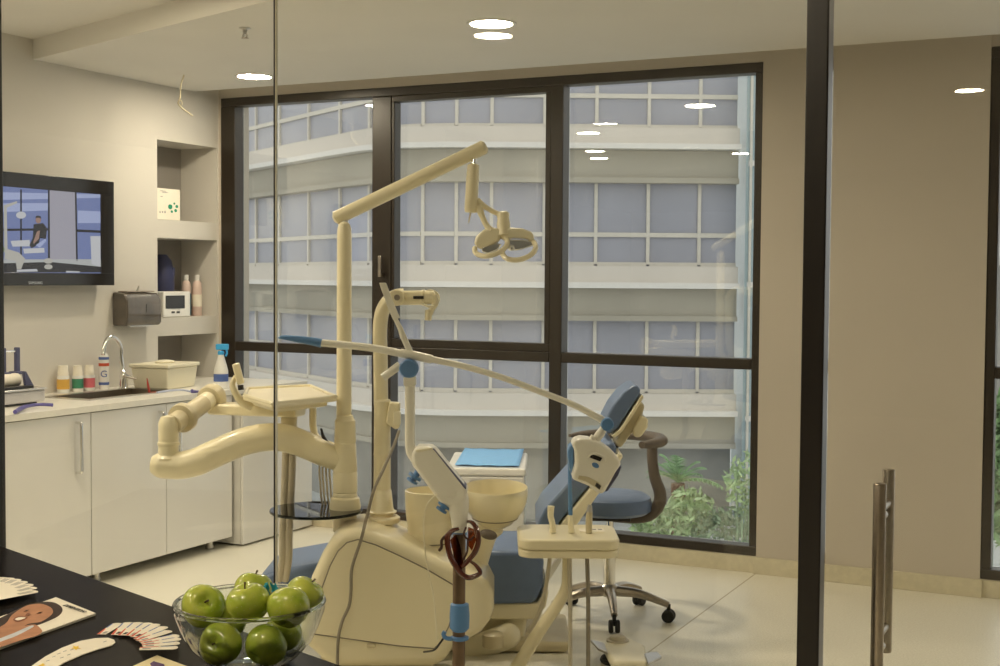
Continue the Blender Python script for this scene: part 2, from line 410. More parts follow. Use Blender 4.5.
for x, y, z, lb in lamps:
    t = thing('ceiling_light', lb, 'ceiling light', (x, y, z), 'round recessed ceiling lights')
    build(MB().lathe([(.098, -.006), (.116, -.006), (.118, 0), (.098, 0)], (x, y, z), closed=True, seg=36), 'trim_ring', 'lamp_rim', t)
    build(MB().lathe([(0, -.004), (.098, -.004), (.098, -.0005), (0, -.0005)], (x, y, z), seg=36), 'diffuser', 'lamp_glow', t)
p = onz(245, 28, ZC)
t = thing('sprinkler', 'small metal fire sprinkler nozzle hanging from the lowered ceiling', 'sprinkler', p)
build(MB().lathe([(.028, 0), (.028, -.004), (.012, -.01), (.010, -.028), (0, -.028)], p, seg=20), 'nozzle', 'steel', t)
build(MB().lathe([(0, -.05), (.018, -.05), (.018, -.047), (0, -.047)], p, seg=16).tube([p + Vector((.009, 0, -.026)), p + Vector((.013, 0, -.038)), p + Vector((.004, 0, -.048))], .002, 6).tube([p + Vector((-.009, 0, -.026)), p + Vector((-.013, 0, -.038)), p + Vector((-.004, 0, -.048))], .002, 6), 'deflector', 'satin_steel', t)
dw = 7.80
t = MB().tube([P(184, 75, dw), P(181, 85, dw), P(180, 97, dw), P(178.5, 103, dw), P(182, 108, dw), P(193, 116, dw)], .004, 8)
t.loop([P(180 + 2.2 * math.cos(a), 103 + 2.6 * math.sin(a), dw) for a in [i * .52 for i in range(12)]], .003, 6)
tag(build(t, 'loose_wire', 'cream_grey'), 'thin loose white wire dangling from the ceiling above the wall niche', 'wire')

# ------------------------------------------------------------------ kitchenette on the left wall
CX = -4.85
def cabinet(y0, y1, z0, z1, label, doors, xface=CX, legs=True):
    t = thing('base_cabinet', label, 'cabinet', (xface - .3, (y0 + y1) / 2, 0), 'white base cabinets along the left wall')
    build(MB().bx(XL + .01, xface - .022, y0, y0 + .016, z0, z1).bx(XL + .01, xface - .022, y1 - .016, y1, z0, z1).bx(XL + .01, xface - .022, y0 + .016, y1 - .016, z0, z0 + .016).bx(XL + .01, XL + .02, y0 + .016, y1 - .016, z0 + .016, z1), 'carcass', 'cabinet_shell', t, flatshade=True)
    for a, c, hy in doors:
        d = build(MB().bx(xface - .020, xface, a + .002, c - .002, z0, z1 - .004), 'door', 'cabinet_white', t, bevel=.002, seg=2)
        if hy is not None:
            h = MB().tube([(xface, hy, z1 - .045), (xface + .03, hy, z1 - .05), (xface + .034, hy, z1 - .075), (xface + .034, hy, z1 - .27), (xface + .03, hy, z1 - .295), (xface, hy, z1 - .30)], .0075, 10, n=5, flat=1.2)
            build(h, 'door_handle', 'chrome', d)
    if legs:
        for ly in (y0 + .12, y1 - .10):
            for lx in (xface - .09, XL + .09):
                build(MB().lathe([(.020, .018), (.020, z0)], (lx, ly, 0), seg=16).lathe([(.026, 0.001), (.026, .018)], (lx, ly, 0), seg=16), 'leg', 'steel', t)
    return t
cabinet(3.95, 5.112, .062, .904, 'white base cabinet at the near end below the roll sealer', [(3.95, 4.535, 3.99), (4.535, 5.112, 5.01)])
cabinet(5.115, 6.27, .062, .904, 'white two door base cabinet under the steel sink', [(5.115, 5.69, 5.63), (5.69, 6.27, 5.765)])
cabinet(6.30, 7.02, .012, .904, 'white cabinet reaching the floor in the corner by the window', [(6.30, 7.02, None)], xface=CX + .055, legs=False)
SK = [onz(45, 397, .937), onz(140, 387, .937), onz(150, 393, .937), onz(85, 402, .937)]
sx0, sx1, sy0, sy1 = -5.40, -5.06, 5.33, 6.02
w = MB().bx(XL + .001, sx0, 3.95, 7.02, .906, .937).bx(sx1, CX + .018, 3.95, 7.02, .906, .937).bx(sx0, sx1, 3.95, sy0, .906, .937).bx(sx0, sx1, sy1, 7.02, .906, .937)
bmesh.ops.remove_doubles(w.bm, verts=w.bm.verts, dist=1e-4)
tag(build(w, 'worktop', 'worktop', flatshade=True), 'cream continuous worktop over the white base cabinets with a sink cut into it', 'worktop')
t = thing('kitchen_sink', 'stainless steel sink let into the cream worktop', 'sink', ((sx0 + sx1) / 2, (sy0 + sy1) / 2, .91))
r = MB(); q = .028
for a in (0, 1):
    pass
r.bx(sx0 - .02, sx1 + .02, sy0 - .02, sy0 + q, .9372, .941).bx(sx0 - .02, sx1 + .02, sy1 - q, sy1 + .02, .9372, .941).bx(sx0 - .02, sx0 + q, sy0 + q, sy1 - q, .9372, .941).bx(sx1 - q, sx1 + .02, sy0 + q, sy1 - q, .9372, .941)
build(r, 'rim', 'steel', t, flatshade=True)
bs = MB(); a0, a1, b0, b1 = sx0 + q, sx1 - q, sy0 + q, sy1 - q
bs.bx(a0, a1, b0, b1, .80, .804).bx(a0 - .003, a0, b0, b1, .80, .938).bx(a1, a1 + .003, b0, b1, .80, .938).bx(a0, a1, b0 - .003, b0, .80, .938).bx(a0, a1, b1, b1 + .003, .80, .938)
build(bs, 'basin', 'satin_steel', t, flatshade=True)
# tap
tb = Vector((-5.47, 5.95, .938)); tb = onz(123.5, 389.5, .941)
td = (tb - EYE).dot(CF)
t = thing('sink_tap', 'tall chrome gooseneck mixer tap behind the steel sink', 'tap', tb)
tp = lambda x, y, dd=0.: P(x, y, td + dd)
build(MB().lathe([(.030, 0), (.030, .006), (.024, .012), (.022, .09), (.017, .105), (.013, .115)], tb, seg=20), 'tap_body', 'chrome', t)
build(MB().tube([tb + Vector((0, 0, .10)), tp(121, 358), tp(120.5, 347), tp(117, 340, -.02), tp(111.5, 337, -.05), tp(106.5, 340, -.08), tp(104, 347, -.1), tp(103, 355, -.11)], .0115, 14), 'spout', 'chrome', t)
build(MB().tube([tb + Vector((0, 0, .085)), tp(127, 376, -.02), tp(137, 379, -.04)], [.016, .012, .006], 12), 'lever', 'chrome', t)
# small bottles
def bottle3(px, pyb, pyt, rpx, lab, label, name='medicine_bottle'):
    o = onz(px, pyb, .938); o.x = max(o.x, XL + .035); d = (o - EYE).dot(CF); h = (pyb - pyt) / F * d; r = rpx / F * d
    t = thing(name, label, 'bottle', o, 'three capped bottles behind the sink')
    build(MB().lathe([(r * .9, 0), (r, .006), (r, h * .58), (r * .92, h * .62), (0, h * .62)], o, seg=24), 'bottle_body', 'white_plastic', t)
    build(MB().lathe([(r * 1.02, h * .13), (r * 1.02, h * .50)], o, seg=24), 'label_band', lab, t)
    build(MB().lathe([(r * .88, h * .62), (r * .86, h * .78), (r * .80, h * .80), (r * .74, h), (0, h)], o, seg=24), 'cap', 'paper', t)
bottle3(63.2, 392.5, 365.5, 6.0, 'label_orange', 'white bottle with an orange label, next to the roll sealer')
bottle3(77.8, 391.5, 365.5, 5.4, 'label_green', 'white bottle with a green label between two other bottles')
bottle3(89.3, 390.5, 365, 5.5, 'label_pink', 'white bottle with a pink label beside the spray can')
o = onz(104, 389, .938); o.x = max(o.x, XL + .03); d = (o - EYE).dot(CF); r = 5.0 / F * d; h = 36 / F * d
t = thing('spray_can', 'slim white spray can with blue and red print behind the tap', 'can', o)
build(MB().lathe([(r, 0), (r, h * .90), (r * .8, h * .95), (r * .5, h)], o, seg=24), 'can_body', 'white_plastic', t)
cdir = (EYE - o); cdir.z = 0; cdir.normalize(); cu_ = Vector((-cdir.y, cdir.x, 0))
text_mesh('G', 'letter', 'print_blue', t, o + cdir * (r + .001) + Vector((0, 0, h * .42)), cu_, (0, 0, 1), .055)
for zz, mm, sz in ((.82, 'print_blue', .016), (.64, 'print_red', .018), (.12, 'print_blue', .016)):
    build(MB().lathe([(r * 1.015, h * zz), (r * 1.015, h * zz + sz)], o, seg=24), 'print_band', mm, t)
# white storage box
c1, c2 = onz(151, 392.5, .938), onz(198, 386.5, .938)
bc = Vector((-5.27, 6.17, .938))
bl, bw_, bh = .335, .25, .125
t = thing('storage_box', 'cream white plastic box with a rimmed lid right of the tap', 'box', bc)
rot = Matrix.Rotation(math.radians(8), 3, 'Z')
def taper_box(c, w0, l0, w1, l1, z0, z1):
    a = []
    m = MB(); lo = [m.bm.verts.new(c + rot @ Vector((x * w0 / 2, y * l0 / 2, z0))) for x, y in ((-1, -1), (1, -1), (1, 1), (-1, 1))]
    hi = [m.bm.verts.new(c + rot @ Vector((x * w1 / 2, y * l1 / 2, z1))) for x, y in ((-1, -1), (1, -1), (1, 1), (-1, 1))]
    m.bm.faces.new(lo[::-1]); m.bm.faces.new(hi)
    for i in range(4): m.bm.faces.new((lo[i], lo[(i + 1) % 4], hi[(i + 1) % 4], hi[i]))
    return m
build(taper_box(bc, bw_ * .9, bl * .9, bw_, bl, 0, bh), 'box_body', 'bin_white', t, bevel=.01)
build(taper_box(bc, bw_ * 1.07, bl * 1.05, bw_ * 1.07, bl * 1.05, bh, bh + .022), 'lid', 'bin_white', t, bevel=.006)
build(MB().ball(bc + Vector((0, 0, bh + .028)), (.05, .07, .012)), 'lid_grip', 'bin_white', t)
# little tools on the worktop
d = (onz(162, 392, .94) - EYE).dot(CF)
t = thing('plastic_tube_tool', 'bent translucent blue plastic tube lying in front of the cream box', 'tool', onz(170, 393, .938))
tt = [onz(157, 392.5, .944), onz(170, 390.5, .950), onz(182, 390, .952), onz(191, 391.5, .946)]
build(MB().tube(tt, .006, 10), 'tube', 'clear_blue', t)
build(MB().tube([onz(191, 391.5, .945), onz(199, 391.5, .945)], [.010, .006], 10).ball(onz(192, 390.5, .955), .009), 'tip', 'purple_tool', t)
tr = onz(149.5, 393, .938)
tag(build(MB().tube([tr, tr + Vector((0, -.012, .045)), tr + Vector((0, -.02, .085))], [.008, .006, .003], 8).tube([tr, tr + Vector((.02, .03, .001))], .006, 8), 'red_clip', 'red_plastic'), 'small upright red plastic clip beside the sink rim', 'clip')
t = onz(52, 403.5, .938)
tl = [onz(15, 412, .950), onz(21, 408.5, .952), onz(28, 406, .954), onz(40, 404.5, .954), onz(53, 405, .949)]
tag(build(MB().tube(tl, [.010, .012, .009, .008, .009], 10), 'curved_tool', 'purple_tool'), 'purple curved plastic tool on the worktop front edge below the sealer', 'tool')
# roll sealer at the left
sb = Vector((-5.26, 4.72, .938))
t = thing('roll_sealer', 'grey pouch roll sealing machine with upright arms, on the near worktop', 'sealer', sb)
ye = onx(44, 395, -5.14).y
build(MB().bx(-5.36, -5.13, 4.45, ye, .950, 1.012), 'sealer_body', 'roll_grey', t, bevel=.008)
build(MB().bx(-5.34, -5.17, 4.47, ye - .02, .938, .950), 'foot', 'black_plastic', t)
build(MB().bx(-5.37, -5.12, 4.45, ye + .005, 1.012, 1.022), 'top_plate', 'steel', t, bevel=.003)
build(MB().cyl((-5.28, 4.45, 1.058), (-5.28, ye - .05, 1.058), .035, 24), 'roll', 'paper', t)
build(MB().bx(-5.20, -5.15, 4.45, ye - .06, 1.022, 1.034), 'cutter_rail', 'black_plastic', t)
build(MB().prism([(-5.22, ye - .06, 1.022), (-5.22, ye - .005, 1.022), (-5.22, ye - .06, 1.105), (-5.22, ye - .075, 1.105)], (.02, 0, 0)), 'end_bracket', 'slate_blue', t, bevel=.003)
for px in (17, 3):
    a = onx(px, 374, -5.30)
    build(MB().bx(-5.31, -5.288, a.y - .013, a.y + .013, 1.092, 1.225).bx(-5.33, -5.27, a.y - .03, a.y + .03, 1.085, 1.10), 'arm', 'slate_blue', t, bevel=.004)
a0, a1 = onx(17, 350, -5.299), onx(3, 350, -5.299)
build(MB().cyl((-5.299, a1.y, 1.205), (-5.299, a0.y, 1.205), .006, 10), 'spindle', 'chrome', t)
# spray bottle
sp = Vector((-4.955, 6.30, .938))
t = thing('spray_bottle', 'white spray bottle with a light blue trigger nozzle beside the window frame', 'bottle', sp)
build(MB().lathe([(.040, 0), (.043, .006), (.043, .10), (.036, .13), (.020, .185), (.016, .20), (0, .20)], sp, seg=24), 'bottle_body', 'white_plastic', t)
build(MB().lathe([(.0435, .04), (.0435, .085)], sp, seg=24), 'label_band', 'print_blue', t)
hd = R0 * 1.0
build(MB().lathe([(.019, .198), (.020, .215), (.014, .222)], sp, seg=18).box(sp + Vector((0, 0, .245)) + hd * .008, (.075, .028, .035), math.atan2(hd.y, hd.x)), 'nozzle', 'nozzle_blue', t, bevel=.006)
build(MB().tube([sp + hd * .03 + Vector((0, 0, .235)), sp + hd * .036 + Vector((0, 0, .21)), sp + hd * .028 + Vector((0, 0, .19))], .006, 8), 'trigger', 'nozzle_blue', t)

# niche contents
t = thing('glove_box', 'white carton with a green dotted flower mark, in the top niche', 'box', (-5.64, 6.56, 1.955))
fx = -5.57
ya, yb_ = 6.452, onx(180, 205, fx).y; zt = onx(170, 189, fx).z
build(MB().bx(fx - .13, fx, ya, yb_, 1.956, zt), 'carton', 'paper', t, bevel=.002, seg=2)
def dot(cx, cy, rx, ry, m, nm='print_mark'):
    c = onx(cx, cy, fx + .0008); d = (c - EYE).dot(CF); k = d / F
    poly = [c + Vector((0, math.cos(a) * rx * k * 1.3, math.sin(a) * ry * k)) for a in [i * math.pi / 8 for i in range(16)]]
    build(MB().prism(poly, (.0006, 0, 0)), nm, m, t, flatshade=True)
for cx, cy, rr, m_ in ((170.2, 206.8, 2.5, 'print_green'), (176.8, 206.5, 1.6, 'print_green'), (175.6, 210.6, 1.6, 'print_green'), (171.8, 211.6, 1.3, 'print_green'), (174.3, 203.6, 1.1, 'print_green')):
    dot(cx, cy, rr, rr, m_, 'flower_dot')
for cx, cy, rx, ry in ((163, 191, 4, .4), (165, 192.5, 4, .4), (161.5, 196.5, 1.5, .4), (160, 212, .8, 1), (162.5, 212, .8, 1), (165, 212, .8, 1.3)):
    dot(cx, cy, rx, ry, 'print_grey', 'print_line')
# middle niche
t = thing('small_monitor', 'white box monitor with a dark screen on the middle niche shelf', 'monitor', (-5.6, 6.62, 1.34))
mz = 1.341; mx = -5.575
q0, q1 = onx(163.5, 303, mx), onx(190.5, 303, mx); mzt = onx(176, 291.5, mx).z
build(MB().bx(mx - .10, mx, q0.y, q1.y, mz, mzt), 'housing', 'white_plastic', t, bevel=.008)
sc0, sc1, sct, scb = onx(165.5, 300, mx).y, onx(184.5, 300, mx).y, onx(175, 295.5, mx).z, onx(175, 308.5, mx).z
build(MB().bx(mx, mx + .003, sc0, sc1, scb, sct), 'screen', 'black_gloss', t, bevel=.001)
for cx in (173, 178):
    c = onx(cx, 312.2, mx); build(MB().box(c + Vector((.002, 0, 0)), (.004, .03, .012)), 'button', 'black_plastic', t, bevel=.002)
build(MB().bx(mx - .09, mx - .01, q1.y - .002, q1.y + .025, mz + .005, mzt - .01), 'side_grip', 'teal_dark', t, bevel=.01)
for i, (px, lb) in enumerate(((189.8, 'pale pink two neck bottle behind the small monitor in the niche, nearer one'), (197.5, 'pale pink bottle with a white cap at the right side of the middle niche'))):
    c = onx(px, 300, -5.70); c = Vector((-5.72 + .04 * i, min(c.y, 6.96) - (.012 if i == 0 else -.012), 1.341))
    t = thing('mouthwash_bottle', lb, 'bottle', c, 'pink bottles in the niche')
    build(MB().lathe([(.030, 0), (.032, .005), (.032, .17), (.030, .19), (.028, .215), (.014, .235)], c, seg=20), 'bottle_body', 'pink_liquid', t)
    build(MB().lathe([(.0325, .06), (.0325, .14)], c, seg=20), 'label_band', 'paper', t)
    build(MB().lathe([(.016, .233), (.016, .27), (0, .27)], c, seg=16), 'cap', 'white_plastic', t)
c = Vector((-5.772, 6.735, 1.341))
t = thing('canister', 'dark navy blue rounded canister at the back of the middle niche', 'canister', c)
build(MB().lathe([(.074, 0), (.078, .01), (.078, .27), (.062, .36), (.03, .40), (0, .40)], c, seg=28), 'canister_body', 'navy', t)
build(MB().box(c + Vector((.066, .03, .29)), (.012, .02, .05)), 'clasp', 'slate_blue', t)
# towel dispenser
px0 = -5.44
y0, y1 = onx(112, 308, XL).y, onx(162, 308, px0).y; z1 = onx(137, 292, px0).z; z0 = onx(137, 326, px0).z
t = thing('towel_dispenser', 'smoked grey brown paper towel dispenser on the wall below the television', 'dispenser', ((XL + px0) / 2, (y0 + y1) / 2, z0))
pf = [(XL + .001, z0), (px0 - .015, z0), (px0, z0 + .02), (px0, z1 - .05), (px0 - .03, z1 - .008), (XL + .001, z1)]
build(MB().prism([(x, y0, z) for x, z in pf], (0, y1 - y0, 0)), 'cover', 'dispenser', t, bevel=.012)
build(MB().bx(XL + .02, px0 - .03, y0 + .03, y1 - .03, z1 - .001, z1 + .006), 'top_cap', 'dispenser_top', t, bevel=.003)
build(MB().tube([(px0 - .06, (y0 + y1) / 2, z1 + .004), (px0 - .055, (y0 + y1) / 2 + .01, z1 + .035)], [.008, .004], 8), 'lock', 'steel', t)
build(MB().bx(px0, px0 + .002, (y0 + y1) / 2 + .01, (y0 + y1) / 2 + .016, z0 + .08, z0 + .13), 'sight_slot', 'black_plastic', t)
build(MB().bx(XL + .03, px0 - .025, y0 + .05, y1 - .05, z0 - .004, z0 + .002), 'slot_plate', 'steel', t)
# television
tx = XL + .10
ty0, ty1, tz0, tz1 = 4.93, 5.955, 1.545, 2.15
t = thing('television', 'black flat television on the left wall showing the dental room', 'television', (tx - .05, (ty0 + ty1) / 2, tz0))
sy1, sz1, sz0 = onx(101, 230, tx).y, onx(60, 191, tx).z, onx(60, 273, tx).z; sy0 = ty0 + (ty1 - sy1)
bz = MB().bx(tx - .02, tx, ty0, ty1, sz1, tz1).bx(tx - .02, tx, ty0, ty1, tz0, sz0).bx(tx - .02, tx, ty0, sy0, sz0, sz1).bx(tx - .02, tx, sy1, ty1, sz0, sz1)
build(bz, 'bezel', 'black_gloss', t, bevel=.003, seg=2)
build(MB().bx(tx - .06, tx - .021, ty0 + .01, ty1 - .01, tz0 + .01, tz1 - .01), 'back_shell', 'black_plastic', t, bevel=.01)
build(MB().bx(XL + .001, tx - .06, 5.3, 5.6, 1.75, 1.95), 'wall_bracket', 'black_plastic', t)
def emat(n, c, s=.5):
    g = sum(c) / 3; c = [(v * .75 + g * .25) * .72 for v in c]
    m = mat(n, (.01, .01, .01), .25, noise=0, emit=c, estr=s); return n
emat('tv_wall', (.36, .34, .42), .8); emat('tv_blue', (.12, .17, .42), .9); emat('tv_sky', (.30, .36, .62), .9); emat('tv_white', (.55, .55, .58), .8)
emat('tv_dark', (.02, .02, .03), .6); emat('tv_skin', (.42, .22, .16), .7); emat('tv_floor', (.45, .46, .45), .8); emat('tv_cream', (.55, .52, .45), .7); emat('tv_frame', (.015, .015, .03), .5); emat('tv_green', (.12, .28, .05), .6)
scr = build(MB().bx(tx - .012, tx - .004, sy0, sy1, sz0, sz1), 'screen', 'tv_blue', t, flatshade=True)
def tvpoly(pts, m, lay):
    q = [onx(x / 4.757, 160 + y / 4.757, tx - .004 + .0003 * lay) for x, y in pts]
    for v in q: v.y = min(max(v.y, sy0), sy1); v.z = min(max(v.z, sz0), sz1)
    build(MB().prism(q, (.0002, 0, 0)), 'screen_picture', m, scr, flatshade=True)
def tvell(cx, cy, rx, ry, m, lay): tvpoly([(cx + rx * math.cos(a), cy + ry * math.sin(a)) for a in [i * math.pi / 8 for i in range(16)]], m, lay)
tvpoly([(-200, 140), (480, 140), (480, 180), (-200, 180)], 'tv_sky', 1)
tvpoly([(-200, 195), (230, 205), (230, 240), (-200, 240)], 'tv_sky', 1)
tvpoly([(-200, 320), (230, 325), (230, 335), (-200, 332)], 'tv_frame', 2)
tvpoly([(96, 140), (104, 140), (104, 480), (96, 480)], 'tv_frame', 2)
tvpoly([(228, 130), (238, 130), (240, 480), (228, 480)], 'tv_frame', 2)
tvpoly([(236, 130), (356, 130), (362, 480), (238, 480)], 'tv_wall', 3)
tvpoly([(356, 130), (364, 130), (370, 480), (362, 480)], 'tv_frame', 4)
tvpoly([(366, 330), (480, 335), (480, 347), (366, 342)], 'tv_frame', 4)
tvpoly([(370, 240), (480, 245), (480, 300), (370, 300)], 'tv_sky', 2)
tvpoly([(-200, 470), (480, 472), (480, 520), (-200, 500)], 'tv_floor', 4)
tvpoly([(-200, 490), (240, 485), (480, 508), (480, 535), (-200, 535)], 'tv_dark', 5)
tvpoly([(430, 362), (478, 362), (478, 508), (436, 496)], 'tv_white', 6)
tvpoly([(18, 215), (32, 215), (36, 440), (20, 440)], 'tv_cream', 5)
tvpoly([(20, 215), (80, 195), (82, 205), (30, 228)], 'tv_cream', 5)
tvell(100, 262, 24, 17, 'tv_white', 6)
tvpoly([(50, 385), (140, 380), (145, 410), (60, 412)], 'tv_white', 6)
tvpoly([(110, 422), (210, 418), (212, 440), (115, 445)], 'tv_white', 6)
tvpoly([(25, 420), (90, 440), (120, 470), (100, 520), (80, 520), (75, 480), (20, 470)], 'tv_cream', 6)
tvell(182, 285, 13, 17, 'tv_skin', 7)
tvpoly([(168, 276), (170, 268), (180, 264), (194, 268), (196, 280), (186, 274)], 'tv_dark', 8)
tvpoly([(160, 306), (205, 300), (224, 325), (218, 375), (190, 372), (185, 400), (150, 420), (140, 405), (156, 370)], 'tv_dark', 7)
tvpoly([(176, 340), (190, 335), (185, 375), (160, 400), (158, 390)], 'tv_skin', 8)
tvpoly([(170, 405), (215, 375), (220, 385), (190, 418)], 'tv_sky', 8)
tvell(230, 480, 22, 13, 'tv_cream', 7); tvell(230, 508, 20, 12, 'tv_cream', 7)
tvell(5, 425, 16, 20, 'tv_green', 7)
tvpoly([(80, 522), (175, 518), (180, 530), (80, 532)], 'tv_white', 7); tvpoly([(315, 527), (380, 530), (380, 535), (315, 535)], 'tv_white', 7)
text_mesh('SAMSUNG', 'brand_lettering', 'steel', t, onx(35.5, 283, tx + .0005) + Vector((.0006, 0, 0)), (0, 1, 0), (0, 0, 1), .022)

# ------------------------------------------------------------------ rolling cabinet by the window
zc = .62
fl, fr_ = onz(445, 467, zc), onz(527, 470, zc); bl_, br_ = onz(457, 449, zc), onz(529, 449.5, zc)
ay = ray(546, 275); ay.z = 0; ay.normalize(); ax = Vector((ay.y, -ay.x, 0)); wd = .415; dp = .64
rz = math.atan2(ax.y, ax.x); cc = (fl + fr_) / 2 + ay * dp / 2
t = thing('drawer_cart', 'white drawer cart with a blue cloth on top, below the window', 'cart', (cc.x, cc.y, 0))
build(MB().box((cc.x, cc.y, .315), (wd * .96, dp * .96, .53), rz), 'cart_body', 'cabinet_white', t, bevel=.006)
build(MB().box((cc.x, cc.y, zc - .02), (wd, dp, .04), rz), 'cart_top', 'white_plastic', t, bevel=.012)
for z0, z1 in ((.46, .575), (.30, .45), (.07, .29)):
    c = (fl + fr_) / 2 + ay * (.01 - .012)
    dr = build(MB().box((c.x, c.y, (z0 + z1) / 2), (wd * .95, .02, z1 - z0), rz), 'drawer', 'cabinet_white', t, bevel=.004)
    c2 = c - ay * .016
    build(MB().box((c2.x, c2.y, z1 - .02), (wd * .4, .012, .014), rz), 'drawer_pull', 'steel', dr, bevel=.003)
for a in (-1, 1):
    for b_ in (-1, 1):
        c = cc + ax * a * wd * .4 + ay * b_ * dp * .4
        build(MB().lathe([(.022, -.012), (.025, -.008), (.025, .008), (.022, .012)], (c.x, c.y, .0255), ax, 16).cyl((c.x, c.y, .03), (c.x, c.y, .055), .008, 10), 'caster', 'rubber', t)
cl = MB(); n = 12
pts = [onz(455, 465.5, zc + .004), onz(519, 467, zc + .004), onz(524, 450.5, zc + .004), onz(465, 449.5, zc + .004)]
g = [[None] * (n + 1) for _ in range(n + 1)]
for i in range(n + 1):
    for j in range(n + 1):
        a, b_ = i / n, j / n
        p_ = pts[0].lerp(pts[1], a).lerp(pts[3].lerp(pts[2], a), b_)
        g[i][j] = cl.bm.verts.new(p_ + Vector((0, 0, .002 + .003 * math.sin(9 * a + 2 * b_) ** 2 + .012 * abs(a - .5) ** 3 * (1 + b_))))
for i in range(n):
    for j in range(n): cl.bm.faces.new((g[i][j], g[i + 1][j], g[i + 1][j + 1], g[i][j + 1]))
o = build(cl, 'blue_cloth', 'blue_cloth'); md = o.modifiers.new('s', 'SOLIDIFY'); md.thickness = .003; md.offset = 1
tag(o, 'light blue paper cloth spread on the white drawer cart', 'cloth')

# ------------------------------------------------------------------ stool
sc_ = onz(609, 617, 0)
sc_ = Vector((sc_.x, sc_.y, 0)); ds = (sc_ - EYE).dot(CF)
t = thing('dental_stool', 'blue grey swivel stool with a curved arm bar and chrome star base', 'stool', sc_)
sz = .50; sr = .195
build(MB().lathe([(0, sz), (sr * .9, sz), (sr, sz + .015), (sr * 1.01, sz + .05), (sr * .97, sz + .075), (sr * .85, sz + .09), (sr * .5, sz + .098), (0, sz + .10)], sc_, seg=48), 'seat', 'upholstery', t)
build(MB().lathe([(.028, .12), (.028, .32), (.017, .322), (.017, sz - .03)], sc_, seg=20), 'gas_column', 'chrome', t)
build(MB().box(sc_ + Vector((0, 0, sz - .015)), (.2, .16, .03), .3), 'seat_plate', 'black_plastic', t, bevel=.005)
f1 = onz(616, 639, 0); a0 = math.atan2(f1.y - sc_.y, f1.x - sc_.x)
build(MB().lathe([(.03, .10), (.045, .11), (.042, .15), (.03, .16)], sc_, seg=24), 'hub', 'steel', t)
for i in range(5):
    a = a0 + i * 2 * math.pi / 5; u = Vector((math.cos(a), math.sin(a), 0)); R_ = .285
    build(MB().tube([sc_ + Vector((0, 0, .128)) + u * .03, sc_ + u * .15 + Vector((0, 0, .122)), sc_ + u * R_ + Vector((0, 0, .082))], [.026, .021, .015], 10, flat=1.0), 'leg', 'satin_steel', t)
    c = sc_ + u * R_; w = Vector((-u.y, u.x, 0))
    cb = MB().cyl(c + Vector((0, 0, .05)), c + Vector((0, 0, .085)), .009, 10)
    for s_ in (-1, 1): cb.lathe([(.012, -.010), (.026, -.010), (.030, -.006), (.030, .006), (.026, .010), (.012, .010)], c + w * .015 * s_ + Vector((0, 0, .0305)), w, 18)
    cb.box(c + Vector((0, 0, .045)), (.03, .036, .02), a)
    build(cb, 'caster', 'rubber', t)
arm = [P(612, 517, ds), P(635, 518, ds - .02), P(650, 515, ds - .05), P(658.5, 505, ds - .07), P(660, 493, ds - .08), P(655, 478, ds - .09), P(652.5, 462, ds - .09), P(652, 447, ds - .08)]
build(MB().tube(arm, [.024, .026, .028, .030, .030, .027, .025, .026], 14, flat=.8), 'arm_support', 'taupe', t)
zb = P(652, 441, ds - .08)
rg = []
for i in range(11):
    a = math.radians(-58 + i * 20)
    cx_, cy_ = sc_ + Vector((0, 0, 0)), None
    rg.append(Vector((sc_.x, sc_.y, zb.z)) + (R0 * math.cos(a) + F0 * math.sin(a)) * .235)
build(MB().tube(rg, [.020, .028, .032, .034, .034, .033, .032,   .030, .028, .022, .010], 14, flat=.8, flatdir=(0, 0, 1)), 'arm_bar', 'taupe', t)

# ------------------------------------------------------------------ dental unit
n_dir = R0.copy(); nb = F0.copy(); AU = math.atan2(R0.y, R0.x)
p0 = P(400, 600, 5.15)
U = lambda x, y, off=0.0: onp(x, y, p0 - nb * off, nb)
ub = U(400, 690); ub.z = 0
t = unit = thing('dental_unit', 'cream dental unit with lamp mast, spittoon bowl and a swing arm tray', 'dental unit', (ub.x, ub.y + .15, 0))
out = [(298, 640), (302, 604), (311, 577), (322, 553), (332, 537), (341, 530), (356, 528), (374, 533), (395, 541), (420, 552), (444, 563), (462, 570), (477, 574), (488, 582), (494, 594), (494, 610), (490, 622), (481, 634), (468, 641), (455, 646), (446, 660), (438, 668)]
body = build(MB().prism([U(*q) for q in out] + [U(330, 668)], nb * .36), 'housing', 'cream', t, bevel=.045, seg=5)
pl = [(U(380, 690).x, 0)]
c_ = (U(320, 660) + U(430, 660)) / 2 + nb * .18
build(MB().box((c_.x, c_.y, .09), (.44, .28, .178), AU), 'plinth', 'cream_grey', t, bevel=.02)
pan = [(314, 634), (317, 606), (322, 588), (330, 566), (338, 551), (347, 542.5), (358, 539.5), (376, 545), (400, 556), (427, 569.5), (455, 586), (455, 604), (449, 626), (441, 642), (434, 648.5), (400, 646)]
build(MB().prism([U(*q, .006) for q in pan], nb * .012), 'side_panel', 'cream', t, bevel=.004, seg=3)
seam = MB(); sp_ = [U(*q, .0045) for q in pan]; seam.loop(sp_, .0028, 6)
build(seam, 'panel_seam', 'grey_cord', t)
build(MB().box(U(371, 646, .01), (.035, .012, .012), AU), 'panel_catch', 'cream_grey', t, bevel=.004)
